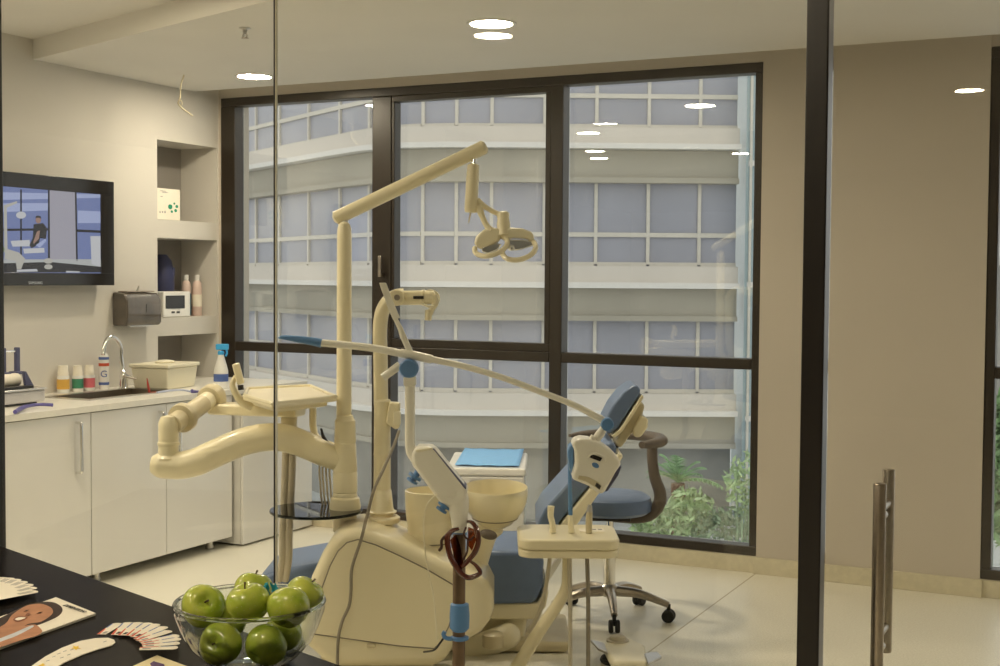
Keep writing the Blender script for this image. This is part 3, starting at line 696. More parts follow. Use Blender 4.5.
# lamp mast
dm = 5.38
mb_ = P(345, 520, dm)
def post(px, ys_r, d, name, m='cream', seg=28):
    pr = []
    xs = P(px, ys_r[0][0], d)
    for y, rp in ys_r: pr.append((rp / F * d, P(px, y, d).z - xs.z))
    return build(MB().lathe(pr, xs, (0, 0, 1), seg), name, m, t)
zfoot = P(345, 524, dm)
post(345, [(531, 12), (513, 12), (512, 15.5), (506, 15.8), (498, 14.5), (496, 12.5), (493, 12.2), (492, 11.6), (491, 12.4), (472, 12.2), (471, 11.7), (470, 12.2), (443, 10.8), (442, 10.4), (441, 11), (420, 10.2), (418, 8.6), (415, 8.0)], dm, 'mast_sleeve')
post(344, [(430, 7.6), (300, 7.4), (236, 7.3), (229, 6.9), (224.5, 5.5), (222.5, 2.5), (222, 0)], dm, 'mast')
build(MB().cyl(P(344, 226, dm), P(344, 214, dm), .018, 14), 'mast_pivot', 'steel', t)
lp = [P(334.5, 219, dm), P(341, 215.5, dm), P(410, 181, dm - .02), P(484, 146, dm - .05)]
arm_o = build(MB().tube([P(333.5, 219.5, dm), P(336, 218.3, dm), P(484, 147.2, dm - .05), P(486.3, 146, dm - .05)], [.012, .029, .029, .018], 24, smooth=False), 'lamp_arm', 'cream', t)
dl = dm - .05
build(MB().cyl(P(474.5, 152, dl), P(473.5, 164, dl), .009, 12).cyl(P(471.5, 153, dl), P(471.5, 157, dl), .012, 10), 'lamp_hanger', 'chrome', t)
build(MB().lathe([(.012, 0), (.024, .006), (.026, .05), (.0262, .12), (.026, .19), (.022, .198), (0, .198)], P(473.5, 163.5, dl), P(470.5, 215, dl) - P(473.5, 163.5, dl), 24), 'lamp_swivel', 'cream', t)
build(MB().cyl(P(471, 211, dl), P(468.5, 223, dl), .004, 8, .002), 'swivel_pin', 'cream_grey', t)
# operating lamp
lamp = build(MB().tube([P(477, 200, dl), P(484, 206, dl), P(492, 211, dl), P(499, 214.5, dl), P(503, 219, dl - .01)], [.013, .011, .010, .010, .010], 12)
             .tube([P(479, 207, dl), P(482, 216, dl - .02), P(487, 226, dl - .03), P(492, 231, dl - .04)], [.018, .012, .012, .014], 12), 'operating_lamp', 'cream', t)
build(MB().lathe([(.020, 0), (.026, .006), (.024, .03), (.028, .05), (.025, .075), (.030, .10)], P(503, 212.5, dl - .01), P(504, 235, dl - .03) - P(503, 212.5, dl - .01), 20), 'lamp_hub', 'cream', lamp)
def shell(pts, vec, nm, m, par, bev): return build(MB().prism(pts, vec), nm, m, par, bevel=bev, seg=4)
vb = F0 * .09
shell([P(501, 231, dl - .05), P(510, 227.5, dl - .05), P(522, 228.2, dl - .05), P(531, 231.5, dl - .05), P(534.5, 236, dl - .05), P(533.5, 241, dl - .05), P(524, 238.5, dl - .05), P(514, 238, dl - .05), P(504, 240, dl - .05)], vb, 'reflector_shell', 'cream_pale', lamp, .014)
shell([P(473.5, 244, dl - .05), P(476, 236, dl - .05), P(484, 229, dl - .05), P(495, 227, dl - .05), P(502, 231, dl - .05), P(500, 241, dl - .05), P(489, 246, dl - .05), P(481, 250, dl - .05)], vb, 'reflector_shell', 'cream_pale', lamp, .014)
shell([P(509, 239.5, dl - .045), P(523, 239.5, dl - .045), P(534, 242, dl - .045), P(533, 246, dl - .045), P(520, 250, dl - .045), P(510, 251, dl - .045), P(506, 247, dl - .045)], F0 * .07, 'reflector_mirror', 'mirror', lamp, .006)
shell([P(482, 247, dl - .045), P(496, 243, dl - .045), P(502, 244, dl - .045), P(498, 250, dl - .045), P(488, 254, dl - .045), P(482, 252, dl - .045)], F0 * .07, 'reflector_mirror', 'mirror', lamp, .006)
def ell_loop(cx, cy, rx, ry, tilt, d, r, a0=0, a1=360, dd=.06):
    pts = []; n = 28; ct, st = math.cos(math.radians(tilt)), math.sin(math.radians(tilt))
    for i in range(n + 1):
        a = math.radians(a0 + (a1 - a0) * i / n); x, y = rx * math.cos(a), ry * math.sin(a)
        pts.append(P(cx + x * ct - y * st, cy + x * st + y * ct, d - dd * math.sin(a)))
    return pts
build(MB().tube(ell_loop(491, 246, 17, 9, -18, dl - .06, .007, -60, 200), .0105, 10, smooth=False), 'lamp_handle', 'cream', lamp)
build(MB().tube(ell_loop(519, 249.5, 17, 10, -14, dl - .06, .007, -40, 190), .0105, 10, smooth=False), 'lamp_handle', 'cream', lamp)
build(MB().ball(P(512, 248, dl - .09), .012), 'lamp_bulb', 'mirror', lamp)
# second column, gooseneck delivery support
dc = 5.42
post(382, [(525, 11.5), (513, 11.5), (512, 14.5), (511, 14.8), (510, 12.5), (508, 11.5), (490, 9.4), (489, 8.6), (455, 8.4), (454, 8.9), (452, 8.4), (440, 8.4), (402, 8.3), (401, 8.7), (400, 8.3), (399, 7.8)], dc, 'column_foot')
build(MB().lathe([(.068, 0), (.070, .006), (.070, .02), (.060, .028)], P(383, 522, dc), seg=32), 'column_plate', 'cream', t)
r_ = 7.2 / F * dc
build(MB().tube([P(381, 405, dc), P(380.5, 360, dc), P(380, 330, dc), P(382, 313, dc), P(388, 302, dc), P(396, 296.5, dc), P(404, 295.5, dc)], r_, 24), 'column', 'cream', t)
ca = build(MB().lathe([(0, 0), (.024, 0), (.030, .006), (.030, .10), (.033, .102), (.033, .112), (.029, .114), (.027, .15), (.018, .158), (0, .158)], P(398, 298, dc - .02), P(436, 297.5, dc - .05) - P(398, 298, dc - .02), 26), 'column_head', 'cream', t)
build(MB().lathe([(.034, 0), (.034, .028), (.030, .032), (0, .032)], P(397, 297.5, dc - .045), -F0, 26).lathe([(.008, .03), (.008, .036), (0, .036)], P(397, 297.5, dc - .045), -F0, 12), 'pivot_disc', 'cream', ca)
build(MB().cyl(P(397, 297.5, dc - .074), P(397, 297.5, dc - .085), .012, 16), 'pivot_bolt', 'satin_steel', ca)
build(MB().box(P(418.5, 297.5, dc - .072), (.042, .006, .012), -YAW), 'slot', 'black_plastic', ca)
build(MB().tube(ell_loop(430, 298.5, 9, 8, 0, dc - .05, .005, -150, 150, .02), .005, 8, smooth=False), 'ring_clamp', 'cream_pale', ca)
build(MB().tube([P(434, 296, dc - .06), P(435.5, 303, dc - .06), P(432, 309, dc - .06), P(429.5, 313, dc - .06)], [.016, .013, .012, .016], 12).cyl(P(429, 310, dc - .06), P(428, 320.5, dc - .06), .016, 14, .014), 'nozzle_handle', 'cream', ca)
# receiver box hanging on the column
hb_ = build(MB().prism([P(389, 402, dc - .06), P(400, 403, dc - .06), P(399.5, 428, dc - .06), P(395.5, 430, dc - .06), P(385.5, 423, dc - .06)], F0 * .045), 'handpiece_holder', 'cream', t, bevel=.008)
build(MB().box(P(397, 418, dc - .063), (.03, .012, .055), -YAW), 'holder_clip', 'cream_pale', hb_, bevel=.004)
# spittoon and cup filler
db = 5.45
bo = P(495, 526, db); kpx = db / F; bax = (Vector((0, 0, 1)) - F0 * .09).normalized()
hz = lambda y: (526 - y) * kpx
build(MB().lathe([(12 * kpx, 0), (17 * kpx, hz(523)), (22 * kpx, hz(517.5)), (23 * kpx, hz(516.5)), (24 * kpx, hz(515)), (28.5 * kpx, hz(508.5)), (31.5 * kpx, hz(501)), (32.6 * kpx, hz(494)), (32.6 * kpx, hz(487)), (31.9 * kpx, hz(485.8)), (31 * kpx, hz(487)), (30 * kpx, hz(497)), (25 * kpx, hz(508)), (12 * kpx, hz(512)), (0, hz(513))], bo, bax, 44), 'spittoon_bowl', 'cream', t)
build(MB().lathe([(23.3 * kpx, hz(517.2)), (23.6 * kpx, hz(516.2))], bo, bax, 44), 'bowl_seam', 'grey_cord', t)
build(MB().tube([bo + Vector((0, 0, .004)), bo + Vector((-.05, 0, -.05)), U(468, 585, -.25)], [.045, .05, .055], 18), 'bowl_stand', 'cream', t)
build(MB().ball(P(488.5, 534.5, db - .17), (.036, .022, .020), Matrix.Rotation(-YAW, 3, 'Z') @ Matrix.Rotation(math.radians(14), 3, 'Y'), 24), 'bowl_knob', 'taupe', t)
do = 5.42; co = P(430, 545, do); kq = do / F
ch = P(430, 490, do).z - co.z
build(MB().lathe([(19.5 * kq, -.03), (19.5 * kq, 0), (20 * kq, .015), (21 * kq, .018), (24.5 * kq, ch * .6), (25.5 * kq, ch), (24 * kq, ch + .002), (22.5 * kq, ch * .55), (0, ch * .5)], co, seg=40), 'cup_holder', 'cream', t)
build(MB().lathe([(21.0 * kq, .012), (21.3 * kq, .018)], co, seg=40), 'cup_holder_seam', 'grey_cord', t)
# swivel glass table
gc = P(316, 509, dm - .02)
build(MB().lathe([(0, -.012), (.185, -.012), (.188, -.008), (.188, -.004), (.185, 0), (0, 0)], gc, seg=56), 'swivel_glass_table', 'smoke_glass', t)
# assistant arm
de = 5.28
build(MB().tube([P(338, 460, dm - .01), P(322, 453, dm - .02), P(303, 444, dm - .03), P(284, 438, 5.32), (P(264, 437.5, 5.30)), P(240, 443, 5.28), P(212, 455, 5.26), P(196, 462, 5.25), P(178, 465.5, 5.25), P(160, 465, 5.25), P(152, 464.5, 5.25)], [.045, .052, .055, .056, .056, .056, .056, .056, .055, .052, .034], 26), 'swing_arm', 'cream', t)
build(MB().lathe([(.052, 0), (.042, .012), (.040, .05), (.044, .052), (.044, .062), (.040, .064), (.040, .11), (.040, .14), (.030, .165), (0, .172)], P(168.5, 458, 5.25), P(168.5, 430, 5.25) - P(168.5, 458, 5.25), 26), 'arm_upright', 'cream', t)
A0, A1 = P(172, 425, 5.25), P(216, 395, 5.62)
dirv = (A1 - A0).normalized(); L = (A1 - A0).length
build(MB().lathe([(.040, 0), (.040, .07), (.058, .075), (.060, .085), (.060, .105), (.056, .112), (.040, .114), (.038, L - .075), (.054, L - .07), (.058, L - .06), (.058, L - .02), (.050, L - .012), (0, L - .01)], A0, dirv, 28), 'arm_cylinder', 'cream_grey', t)
build(MB().lathe([(.0385, .116), (.0385, L - .077)], A0, dirv, 28), 'arm_cylinder_sleeve', 'cream_pale', t)
# tray
tz = 1.12
TL, TR, BR, BL = onz(246, 389, tz), onz(311, 386, tz), onz(337, 397, tz), onz(272, 404.5, tz)
TL2 = onz(243, 396, tz)
poly = [TL, TR, TR.lerp(BR, .5), BR, BR.lerp(BL, .5) + (BL - TL).normalized() * .01, BL, TL2]
build(MB().prism(poly, (0, 0, -.018)), 'tray', 'cream', t, bevel=.007)
cen = sum(poly, Vector()) / len(poly)
inn = [cen + (q - cen) * .90 + Vector((0, 0, .0005)) for q in poly]
build(MB().prism(inn, (0, 0, .0015)), 'tray_mat', 'cream_grey', t)
rim = MB(); rim.loop([cen + (q - cen) * .965 + Vector((0, 0, .001)) for q in poly], .009, 8)
build(rim, 'tray_rim', 'cream', t)
und = [cen + (q - cen) * .80 + Vector((0, 0, -.018)) for q in poly]
build(MB().prism(und, (0, 0, -.022)), 'tray_under', 'cream', t, bevel=.01)
bb = (P(214, 409.5, 5.60) + P(300, 409.5, 5.50)) / 2
ex = (P(300, 409.5, 5.50) - P(212, 409.5, 5.60)); 
build(MB().box(bb, (ex.length, .12, 11 / F * 5.55), math.atan2(ex.y, ex.x)), 'tray_bracket', 'cream', t, bevel=.012)
hq = build(MB().tube([P(252, 407, 5.45), P(242, 402, 5.43), P(235, 392, 5.42), P(232.5, 384, 5.42), P(236, 376, 5.42)], [.018, .017, .014, .012, .010], 12, flat=.8), 'tray_handle', 'cream', t)
build(MB().prism([P(231.5, 364.5, 5.40), P(238.5, 362.5, 5.40), P(244, 383, 5.40), P(237, 385.5, 5.40)], F0 * .025), 'handle_paddle', 'cream', hq, bevel=.007)
build(MB().cyl(P(240.5, 385, 5.41), P(241, 390, 5.41), .012, 14), 'handle_button', 'black_plastic', hq)
for px, px2 in ((285.5, 283), (292, 289)):
    build(MB().tube([P(px + 1, 414, 5.5), P(px, 470, 5.5), P(px2, 530, 5.5), P(px2 - .5, 558, 5.5), P(px2 - 4, 580, 5.55)], .016, 12), 'suction_hose', 'grey_hose', t)
build(MB().cyl(P(289, 413, 5.5), P(289, 428, 5.5), .034, 16), 'hose_collar', 'cream_grey', t)
build(MB().tube([P(313, 408, 5.5), P(313, 425, 5.5), P(316, 436, 5.48), P(325, 442, 5.46), P(336, 447, 5.44)], [.015, .015, .014, .013, .012], 12), 'holder_bracket', 'cream', t)
for px in (320.5, 323.5, 327, 330.5):
    build(MB().tube([P(px + 1, 447, 5.46), P(px - 1, 470, 5.46), P(px, 485, 5.46), P(px + 1, 499, 5.46), P(px + 6, 520, 5.48)], .0045, 8), 'instrument_hose', 'grey_hose', t)
tag(build(MB().tube([P(320.5, 430.5, 5.44), P(321.5, 429, 5.44), P(323, 436, 5.44), P(328, 446, 5.44)], [.003, .003, .007, .012], 10), 'scaler_handpiece', 'black_plastic'), 'dark hooked scaler handpiece held by the bracket left of the lamp mast', 'handpiece')

# ------------------------------------------------------------------ grey cord draped over the unit
cp = [P(399, 431, 5.33), P(394, 445, 5.28), P(384, 468, 5.2), P(374, 490, 5.13), P(366, 520, 5.10), P(361, 540, 5.095), P(352, 568, 5.10), P(351, 590, 5.105), P(349, 606, 5.11), P(342, 622, 5.115), P(338, 643, 5.12), P(337, 690, 5.10)]
tag(build(MB().tube(cp, .0065, 8), 'grey_cable', 'grey_cord'), 'grey cable hanging down in front of the cream dental unit panel', 'cable')

# ------------------------------------------------------------------ dental chair
hx = P(545, 575, 5.62)
H = Vector((hx.x, hx.y, 0))
t = thing('dental_chair', 'blue grey dental chair on a cream base, reclined toward the window', 'dental chair', H - R0 * .45 + F0 * .25)
CH = lambda u, z, v=0.: H + R0 * u + F0 * v + Vector((0, 0, z))
kx = lambda x, y: onp(x, y, H, F0)
def side(pts, v0, w_, nm, m, bev, par=None, seg=4): return build(MB().prism([kx(*q) + F0 * v0 for q in pts], F0 * w_), nm, m, par or t, bevel=bev, seg=seg)
side([(256, 592), (254, 581), (275, 571), (330, 561), (400, 555), (470, 551), (520, 551.5), (540, 556), (544, 563), (542, 588), (535, 604), (500, 605), (380, 606), (300, 600)], 0, .48, 'seat_cushion', 'upholstery', .028, seg=5)
side([(330, 606), (500, 604.5), (537, 604.5), (545, 592), (549, 592), (546, 608), (536, 621), (330, 621)], .02, .44, 'seat_frame', 'cream_pale', .015)
side([(400, 621), (528, 621), (524, 652), (400, 655)], .07, .34, 'lift_column', 'cream_pale', .02)
build(MB().prism([CH(-.85, .004, .0), CH(.10, .004, .0), CH(.12, .05, .0), CH(-.85, .06, .0)], F0 * .5), 'base_plate', 'cream_grey', t, bevel=.02)
build(MB().cyl(kx(462, 655) + F0 * .02, kx(508, 637) + F0 * .02, .055, 24).ball(kx(508, 637) + F0 * .02, .055), 'lift_motor', 'cream_pale', t)
side([(545, 552), (538, 538), (538, 522), (545, 509), (553, 500), (570, 481), (590, 462), (603, 447), (611, 442), (617, 446), (616, 453), (600, 474), (580, 497), (560, 522), (551, 545)], 0, .46, 'backrest', 'upholstery', .03, seg=5)
side([(552, 553), (551, 544), (562, 522), (582, 497), (601, 474), (618, 452), (624, 455), (615, 470), (600, 492), (584, 515), (566, 541), (558, 556)], -.01, .46, 'back_shell', 'cream_pale', .016)
side([(606, 434), (612, 437), (620, 430), (632, 412), (642, 397), (643, 391), (639, 386.5), (634, 388), (625, 394), (614, 408), (607, 422)], .09, .28, 'headrest', 'upholstery', .02)
side([(613, 438), (621, 432), (634, 412), (644, 396), (646, 399), (636, 416), (624, 434), (616, 441)], .08, .30, 'headrest_plate', 'cream', .005)
side([(623, 437), (631, 426), (637, 409), (644, 404), (649, 409), (646, 420), (639, 432), (632, 442), (624, 453), (618, 449)], .15, .16, 'headrest_mount', 'cream_grey', .012)
side([(636, 432), (644, 418), (652, 422), (651, 431), (644, 441), (637, 441)], .12, .16, 'headrest_knob', 'cream', .012)
side([(618, 452), (623, 446), (625, 449), (620, 456)], .18, .1, 'headrest_bar', 'black_plastic', .003)
side([(546, 572), (553, 562), (560, 554), (562, 560), (553, 574), (545, 586)], -.015, .03, 'hinge_plate', 'white_plastic', .006)
# delivery head on its arm (moves with the chair)
dd = 5.10
zt2 = P(565, 540, dd).z
fw = [P(517, 544, dd + .06), P(519.5, 538, dd + .12), P(516, 530, dd + .30), (P(522, 526.5, dd + .36)), P(607, 526.5, dd + .36), P(617, 530, dd + .30), P(620.5, 537, dd + .1), P(616, 541, dd + .02), P(609, 541.5, dd - .005), P(560, 542.5, dd - .01), P(531, 543.5, dd), P(523, 541.5, dd + .015)]
pf = []
cen2 = P(567, 550, dd + .17)
hw = 51.5 / F * dd
def rr_poly(c, ux, uy, a, b, r, n=6):
    o = []
    for sx_, sy_, st in ((1, -1, -90), (1, 1, 0), (-1, 1, 90), (-1, -1, 180)):
        for i in range(n + 1):
            an = math.radians(st + 90 * i / n); o.append(c + ux * (sx_ * (a - r) + r * math.cos(an)) + uy * (sy_ * (b - r) + r * math.sin(an)))
    return o
ztop = zt2; zmid = P(565, 551.5, dd).z; zlow = P(565, 559.5, dd).z
cA = Vector((cen2.x, cen2.y, ztop))
dlv = build(MB().prism(rr_poly(Vector((cen2.x, cen2.y, zmid + .001)), R0, F0, hw, .165, .06), (0, 0, ztop - zmid - .001)), 'delivery_head', 'cream', t, bevel=.012, seg=4)
build(MB().prism(rr_poly(Vector((cen2.x, cen2.y, zlow)), R0, F0, hw * .985, .160, .055), (0, 0, zmid - zlow)), 'delivery_base', 'cream', dlv, bevel=.008, seg=3)
build(MB().box(Vector((cen2.x, cen2.y, ztop + .001)) + R0 * (hw * .50) + F0 * .03, (.10, .07, .003), -YAW), 'key_pad', 'paper', dlv)
for i in range(3):
    build(MB().box(Vector((cen2.x, cen2.y, ztop + .003)) + R0 * (hw * .42 + i * .025) + F0 * .035, (.016, .012, .003), -YAW), 'key_button', 'print_grey', dlv)
build(MB().tube([P(567, 557, dd + .12), P(567, 575, dd + .12), P(566, 588, dd + .12), P(558, 604, dd + .13), P(540, 630, dd + .17), P(521, 661, dd + .24), P(508, 682, dd + .3)], [.019, .020, .022, .024, .026, .028, .028], 18), 'delivery_arm', 'cream', t)
build(MB().lathe([(.045, 0), (.045, .05), (.03, .06)], CH(-.22, .05, -.06), seg=20), 'arm_socket', 'cream_grey', t)
for px, m_ in ((570, 'grey_hose'), (588, 'grey_cord')):
    build(MB().tube([P(px - 1, 556, dd + .08), P(px, 590, dd + .08), P(px + .3, 630, dd + .08), P(px, 675, dd + .08), P(px - 1, 684, dd + .1)], .0085, 10), 'instrument_hose', m_, t)
build(MB().tube([P(550, 557, dd + .2), P(548, 572, dd + .22), P(544, 596, dd + .25), P(538, 616, dd + .28), P(528, 632, dd + .3)], .009, 8), 'instrument_hose', 'grey_hose', t)
# instruments standing in the delivery head
di = dd + .14
def instr(name, label, pts, rads, m, tipm=None):
    tt_ = thing(name, label, 'handpiece', P(*pts[0], di), 'instruments standing in the delivery head')
    p0g = P(*pts[0], di); p0g.z = ztop + .0012; tt_.location = p0g; WL[tt_.name] = p0g
    build(MB().tube([p0g] + [P(x, y, di) for x, y in pts[1:-1]], rads[:-1], 12), 'grip', m, tt_)
    build(MB().tube([P(x, y, di) for x, y in pts[-2:]], rads[-2:], 10), 'tip', tipm or m, tt_)
ybase = 534
instr('dental_handpiece', 'cream handpiece standing first from the left in the delivery head', [(553, ybase), (552.5, 524), (550.5, 516), (551, 506)], [.013, .012, .012, .014], 'cream_pale')
instr('air_syringe', 'thin blue rod standing in a cream holder in the delivery head', [(571.5, ybase), (570.5, 522), (570.5, 515), (569.2, 444)], [.013, .011, .009, .0065], 'cream_pale', 'blue_plastic')
instr('dental_handpiece', 'grey beige handpiece standing nearest the key pad of the delivery head', [(589, ybase), (589, 522), (589.5, 512), (590, 505)], [.013, .014, .012, .008], 'cream_grey', 'steel')
# foot pedal
fp = onz(624, 655, 0.0)
t = thing('foot_control', 'beige foot control pedal on the floor in front of the stool', 'foot pedal', (fp.x, fp.y, 0))
fpz = lambda x, y, z: onz(x, y, z)
build(MB().prism([fpz(607, 648, .02), fpz(628, 646, .02), fpz(645, 654, .02), fpz(648, 672, .02), fpz(612, 672, .02), fpz(604, 656, .02)], (0, 0, .042)), 'pedal_body', 'cream_pale', t, bevel=.019, seg=5)
build(MB().lathe([(.048, .058), (.048, .066), (.036, .068), (.034, .080), (.024, .086), (0, .086)], onz(617.5, 655, 0), seg=24), 'pedal_knob', 'grey_hose', t)
build(MB().prism([fpz(590, 642, .05), fpz(604, 645, .05), fpz(608, 655, .05), fpz(598, 651, .05)], (0, 0, .012)), 'pedal_wing', 'steel', t, bevel=.004)
build(MB().prism([fpz(644, 656, .05), fpz(657, 654, .05), fpz(662, 659, .05), fpz(648, 666, .05)], (0, 0, .012)), 'pedal_wing', 'steel', t, bevel=.004)
build(MB().lathe([(.08, .001), (.085, .008), (.08, .02)], onz(620, 662, 0), seg=28), 'pedal_base', 'rubber', t)

# ------------------------------------------------------------------ whitening lamp on its own stand
dw_ = 4.86
wb = P(459, 600, dw_); wb.z = 0
t = thing('whitening_lamp', 'white whitening lamp with a long thin boom and blue joints on a pole', 'lamp', wb)
Wp = lambda x, y, k=0.: P(x, y, dw_ + k)
zf_ = lambda x, y, k=0.: Wp(x, y, k)
pole_top = Wp(459.5, 533)
build(MB().lathe([(.0235, .06), (.0235, pole_top.z)], wb, seg=22), 'pole', 'pole_brown', t)
build(MB().lathe([(.03, .045), (.05, .05), (.05, .08), (.026, .10)], wb, seg=24), 'base_hub', 'lamp_white', t)
for i in range(5):
    a = .35 + i * 2 * math.pi / 5; u = Vector((math.cos(a), math.sin(a), 0))
    lg = build(MB().tube([wb + u * .03 + Vector((0, 0, .065)), wb + u * .26 + Vector((0, 0, .055))], [.02, .013], 10), 'leg', 'lamp_white', t)
    build(MB().lathe([(.022, -.01), (.024, 0), (.022, .01)], wb + u * .25 + Vector((0, 0, .025)), Vector((-u.y, u.x, 0)), 14), 'caster', 'rubber', lg)
build(MB().tube([Wp(452, 492), Wp(457, 502), Wp(459, 514), Wp(459.5, 526), Wp(459.5, 536)], [.055, .046, .034, .028, .027], 20), 'pole_socket', 'lamp_white', t)
build(MB().lathe([(.028, 0), (.028, .012)], Wp(459.5, 535), seg=20), 'socket_ring', 'blue_plastic', t)
kb = build(MB().prism([Wp(411, 452, -.05), Wp(418, 446.5, -.05), Wp(432, 446.5, -.05), Wp(436, 450, -.05), Wp(467, 489, -.05), Wp(467.5, 497, -.05), Wp(461, 505, -.05), Wp(449, 507, -.05), Wp(440, 503, -.05), Wp(412, 466, -.05)], F0 * .10), 'control_box', 'lamp_white', t, bevel=.022, seg=5)
build(MB().prism([Wp(431, 449, -.045), Wp(434, 448.5, -.045), Wp(466.5, 488, -.045), Wp(465, 491, -.045)], F0 * .09), 'touch_screen', 'slate_blue', kb, bevel=.003)
build(MB().prism([Wp(415, 450, -.052), Wp(432, 447.5, -.052), Wp(432, 449.5, -.052), Wp(417, 453, -.052)], F0 * .104), 'box_cap', 'cream_pale', kb, bevel=.003)
for (x, y) in ((413, 479), (442.5, 508)):
    c = Wp(x, y, -.01); ax_ = (Wp(x - 5, y + 7.5) - Wp(x, y)).normalized()
    build(MB().lathe([(.012, -.02), (.012, 0), (.026, .002), (.026, .012), (.012, .014), (.012, .02), (.022, .022), (.022, .03)], Wp(x + 3, y - 4, -.01), ax_, 18), 'clamp_knob', 'blue_plastic', kb)
build(MB().tube([Wp(410, 384), Wp(410, 430), Wp(410.2, 444), Wp(412, 453), Wp(418, 461)], [.0185, .0185, .0185, .020, .022], 18), 'upright', 'lamp_white', t)
build(MB().box(Wp(410, 381), (.045, .05, .035), -YAW), 'upright_cap', 'lamp_white', t, bevel=.006)
build(MB().lathe([(.030, 0), (.035, .004), (.035, .045), (.030, .05), (0, .05)], Wp(409.5, 368, .02), -F0, 30), 'boom_pivot', 'blue_knob', t)
build(MB().tube([Wp(383, 377.5), Wp(400, 365)], .0155, 14, smooth=False), 'counter_stub', 'lamp_white', t)
build(MB().tube([Wp(278.5, 338), Wp(283, 337.3), Wp(296, 339), Wp(310, 341), Wp(321.5, 343.3)], [.003, .008, .0125, .015, .0165], 16, flat=.9), 'boom_grip', 'blue_plastic', t)
build(MB().tube([Wp(320.5, 342.8), Wp(345, 345), Wp(375, 348.5), Wp(404, 354)], [.0135, .0135, .014, .0145], 16), 'boom_rear', 'lamp_white', t)
build(MB().tube([Wp(400.5, 353), Wp(416, 355.8), Wp(432, 359.5)], [.0165, .0165, .0165], 16), 'boom_sleeve', 'lamp_white', t)
build(MB().tube([Wp(431, 359.2), Wp(452, 363.5), Wp(476, 369.5), Wp(505, 378.5), Wp(545, 393.5), Wp(575, 405.5), Wp(601, 419)], [.0125, .012, .0115, .0115, .0115, .0115, .013], 16), 'boom', 'lamp_white', t)
st = build(MB().prism([Wp(379, 282.7, -.02), Wp(386, 282.7, -.02), Wp(392, 299, -.02), Wp(400, 318, -.02), Wp(393, 320, -.02), Wp(387, 306, -.02)], F0 * .008), 'balance_strap', 'lamp_white', t, bevel=.002)
build(MB().tube([Wp(395, 318, -.01), Wp(400, 328, -.01), Wp(403, 336, 0), Wp(411, 354, 0)], [.008, .010, .012, .012], 10, flat=.6), 'balance_rod', 'lamp_white', t)
jt = build(MB().lathe([(.020, -.024), (.024, -.02), (.024, .02), (.020, .024)], Wp(607, 424, -.01), -F0, 24), 'head_joint', 'blue_plastic', t)
build(MB().tube([Wp(599, 417.5), Wp(604, 421.5), Wp(606, 424)], .0135, 12), 'joint_neck', 'lamp_white', t)
build(MB().tube([Wp(604, 428), Wp(600, 434), Wp(596, 440), Wp(596, 447)], [.014, .017, .016, .02], 12), 'head_neck', 'lamp_white', t)
hd_ = [(573, 441), (581, 438.3), (590, 439.5), (600, 443), (611, 450.5), (621, 461), (621, 465), (615, 474), (608, 487), (603, 495), (598, 493.5), (589, 486.5), (579, 482.3), (571.5, 479.5), (573, 474), (575.5, 464), (575, 452), (572.5, 446)]
he = build(MB().prism([Wp(x, y, -.06) for x, y in hd_], F0 * .12), 'lamp_head', 'lamp_white', t, bevel=.02, seg=5)
build(MB().prism([Wp(x, y, .0) for x, y in ((574, 442), (570, 446), (568, 451), (568.5, 460), (570, 472), (574, 476))], F0 * .08), 'head_pad', 'blue_plastic', he, bevel=.008)
build(MB().prism([Wp(x, y, .02) for x, y in ((622, 466), (618, 476), (608, 491), (605, 492), (618, 466))], F0 * .06), 'head_pad', 'slate_blue', he, bevel=.004)
build(MB().prism([Wp(x, y, -.063) for x, y in ((592, 454), (602.5, 458), (600, 461.5), (589.5, 457.5))], F0 * .006), 'display', 'black_gloss', he)
build(MB().prism([Wp(x, y, -.062) for x, y in [(595.5 + 3.6 * math.cos(a) , 465.3 + 2.6 * math.sin(a) + 1.0 * math.cos(a)) for a in [i * math.pi / 9 for i in range(18)]]], F0 * .005), 'emblem', 'blue_plastic', he)
build(MB().tube([Wp(588, 458, -.062), Wp(591, 454, -.068), Wp(597, 453.5, -.070), Wp(604, 457, -.068), Wp(606, 462, -.062)], [.003, .005, .006, .005, .003], 8), 'display_hood', 'lamp_white', he)
build(MB().prism([Wp(x, y, -.063) for x, y in ((579, 475.5), (588, 477), (598, 482), (601.5, 486), (599.5, 490), (594, 486.5), (586, 481.5), (578, 479))], F0 * .006), 'air_vent', 'cream_grey', he)
build(MB().prism([Wp(x, y, -.0645) for x, y in ((596.5, 482.5), (601, 486), (599.5, 489.5), (595, 486))], F0 * .004), 'vent_opening', 'black_plastic', he)
build(MB().cyl(Wp(591, 441, -.03), Wp(594, 436, -.03), .012, 12), 'tilt_stop', 'lamp_white', he)
build(MB().tube([Wp(437, 494, -.06), Wp(427, 505, -.06), Wp(423.5, 525, -.02), Wp(425, 550, .05), Wp(429, 575, .13), Wp(434, 600, .16), Wp(437, 640, .16)], .003, 6), 'thin_lead', 'cream_pale', t)
build(MB().lathe([(.026, 0), (.036, .012), (.037, .06), (.034, .10), (.025, .104)], Wp(459.5, 631), seg=22), 'blue_clamp', 'blue_plastic', t)
build(MB().lathe([(.026, 0), (.034, .003), (.034, .012), (.026, .015)], Wp(459.5, 640), seg=22).tube([Wp(452, 639, -.02), Wp(446, 638, -.02), Wp(443.5, 634.5, -.02), Wp(445, 631.5, -.02)], .008, 10), 'hook_ring', 'blue_plastic', t)
build(MB().tube([Wp(445, 636, -.02), Wp(440, 643, -.01), Wp(434, 650, .02), Wp(424, 652, .1)], .004, 8), 'hook_lead', 'black_plastic', t)
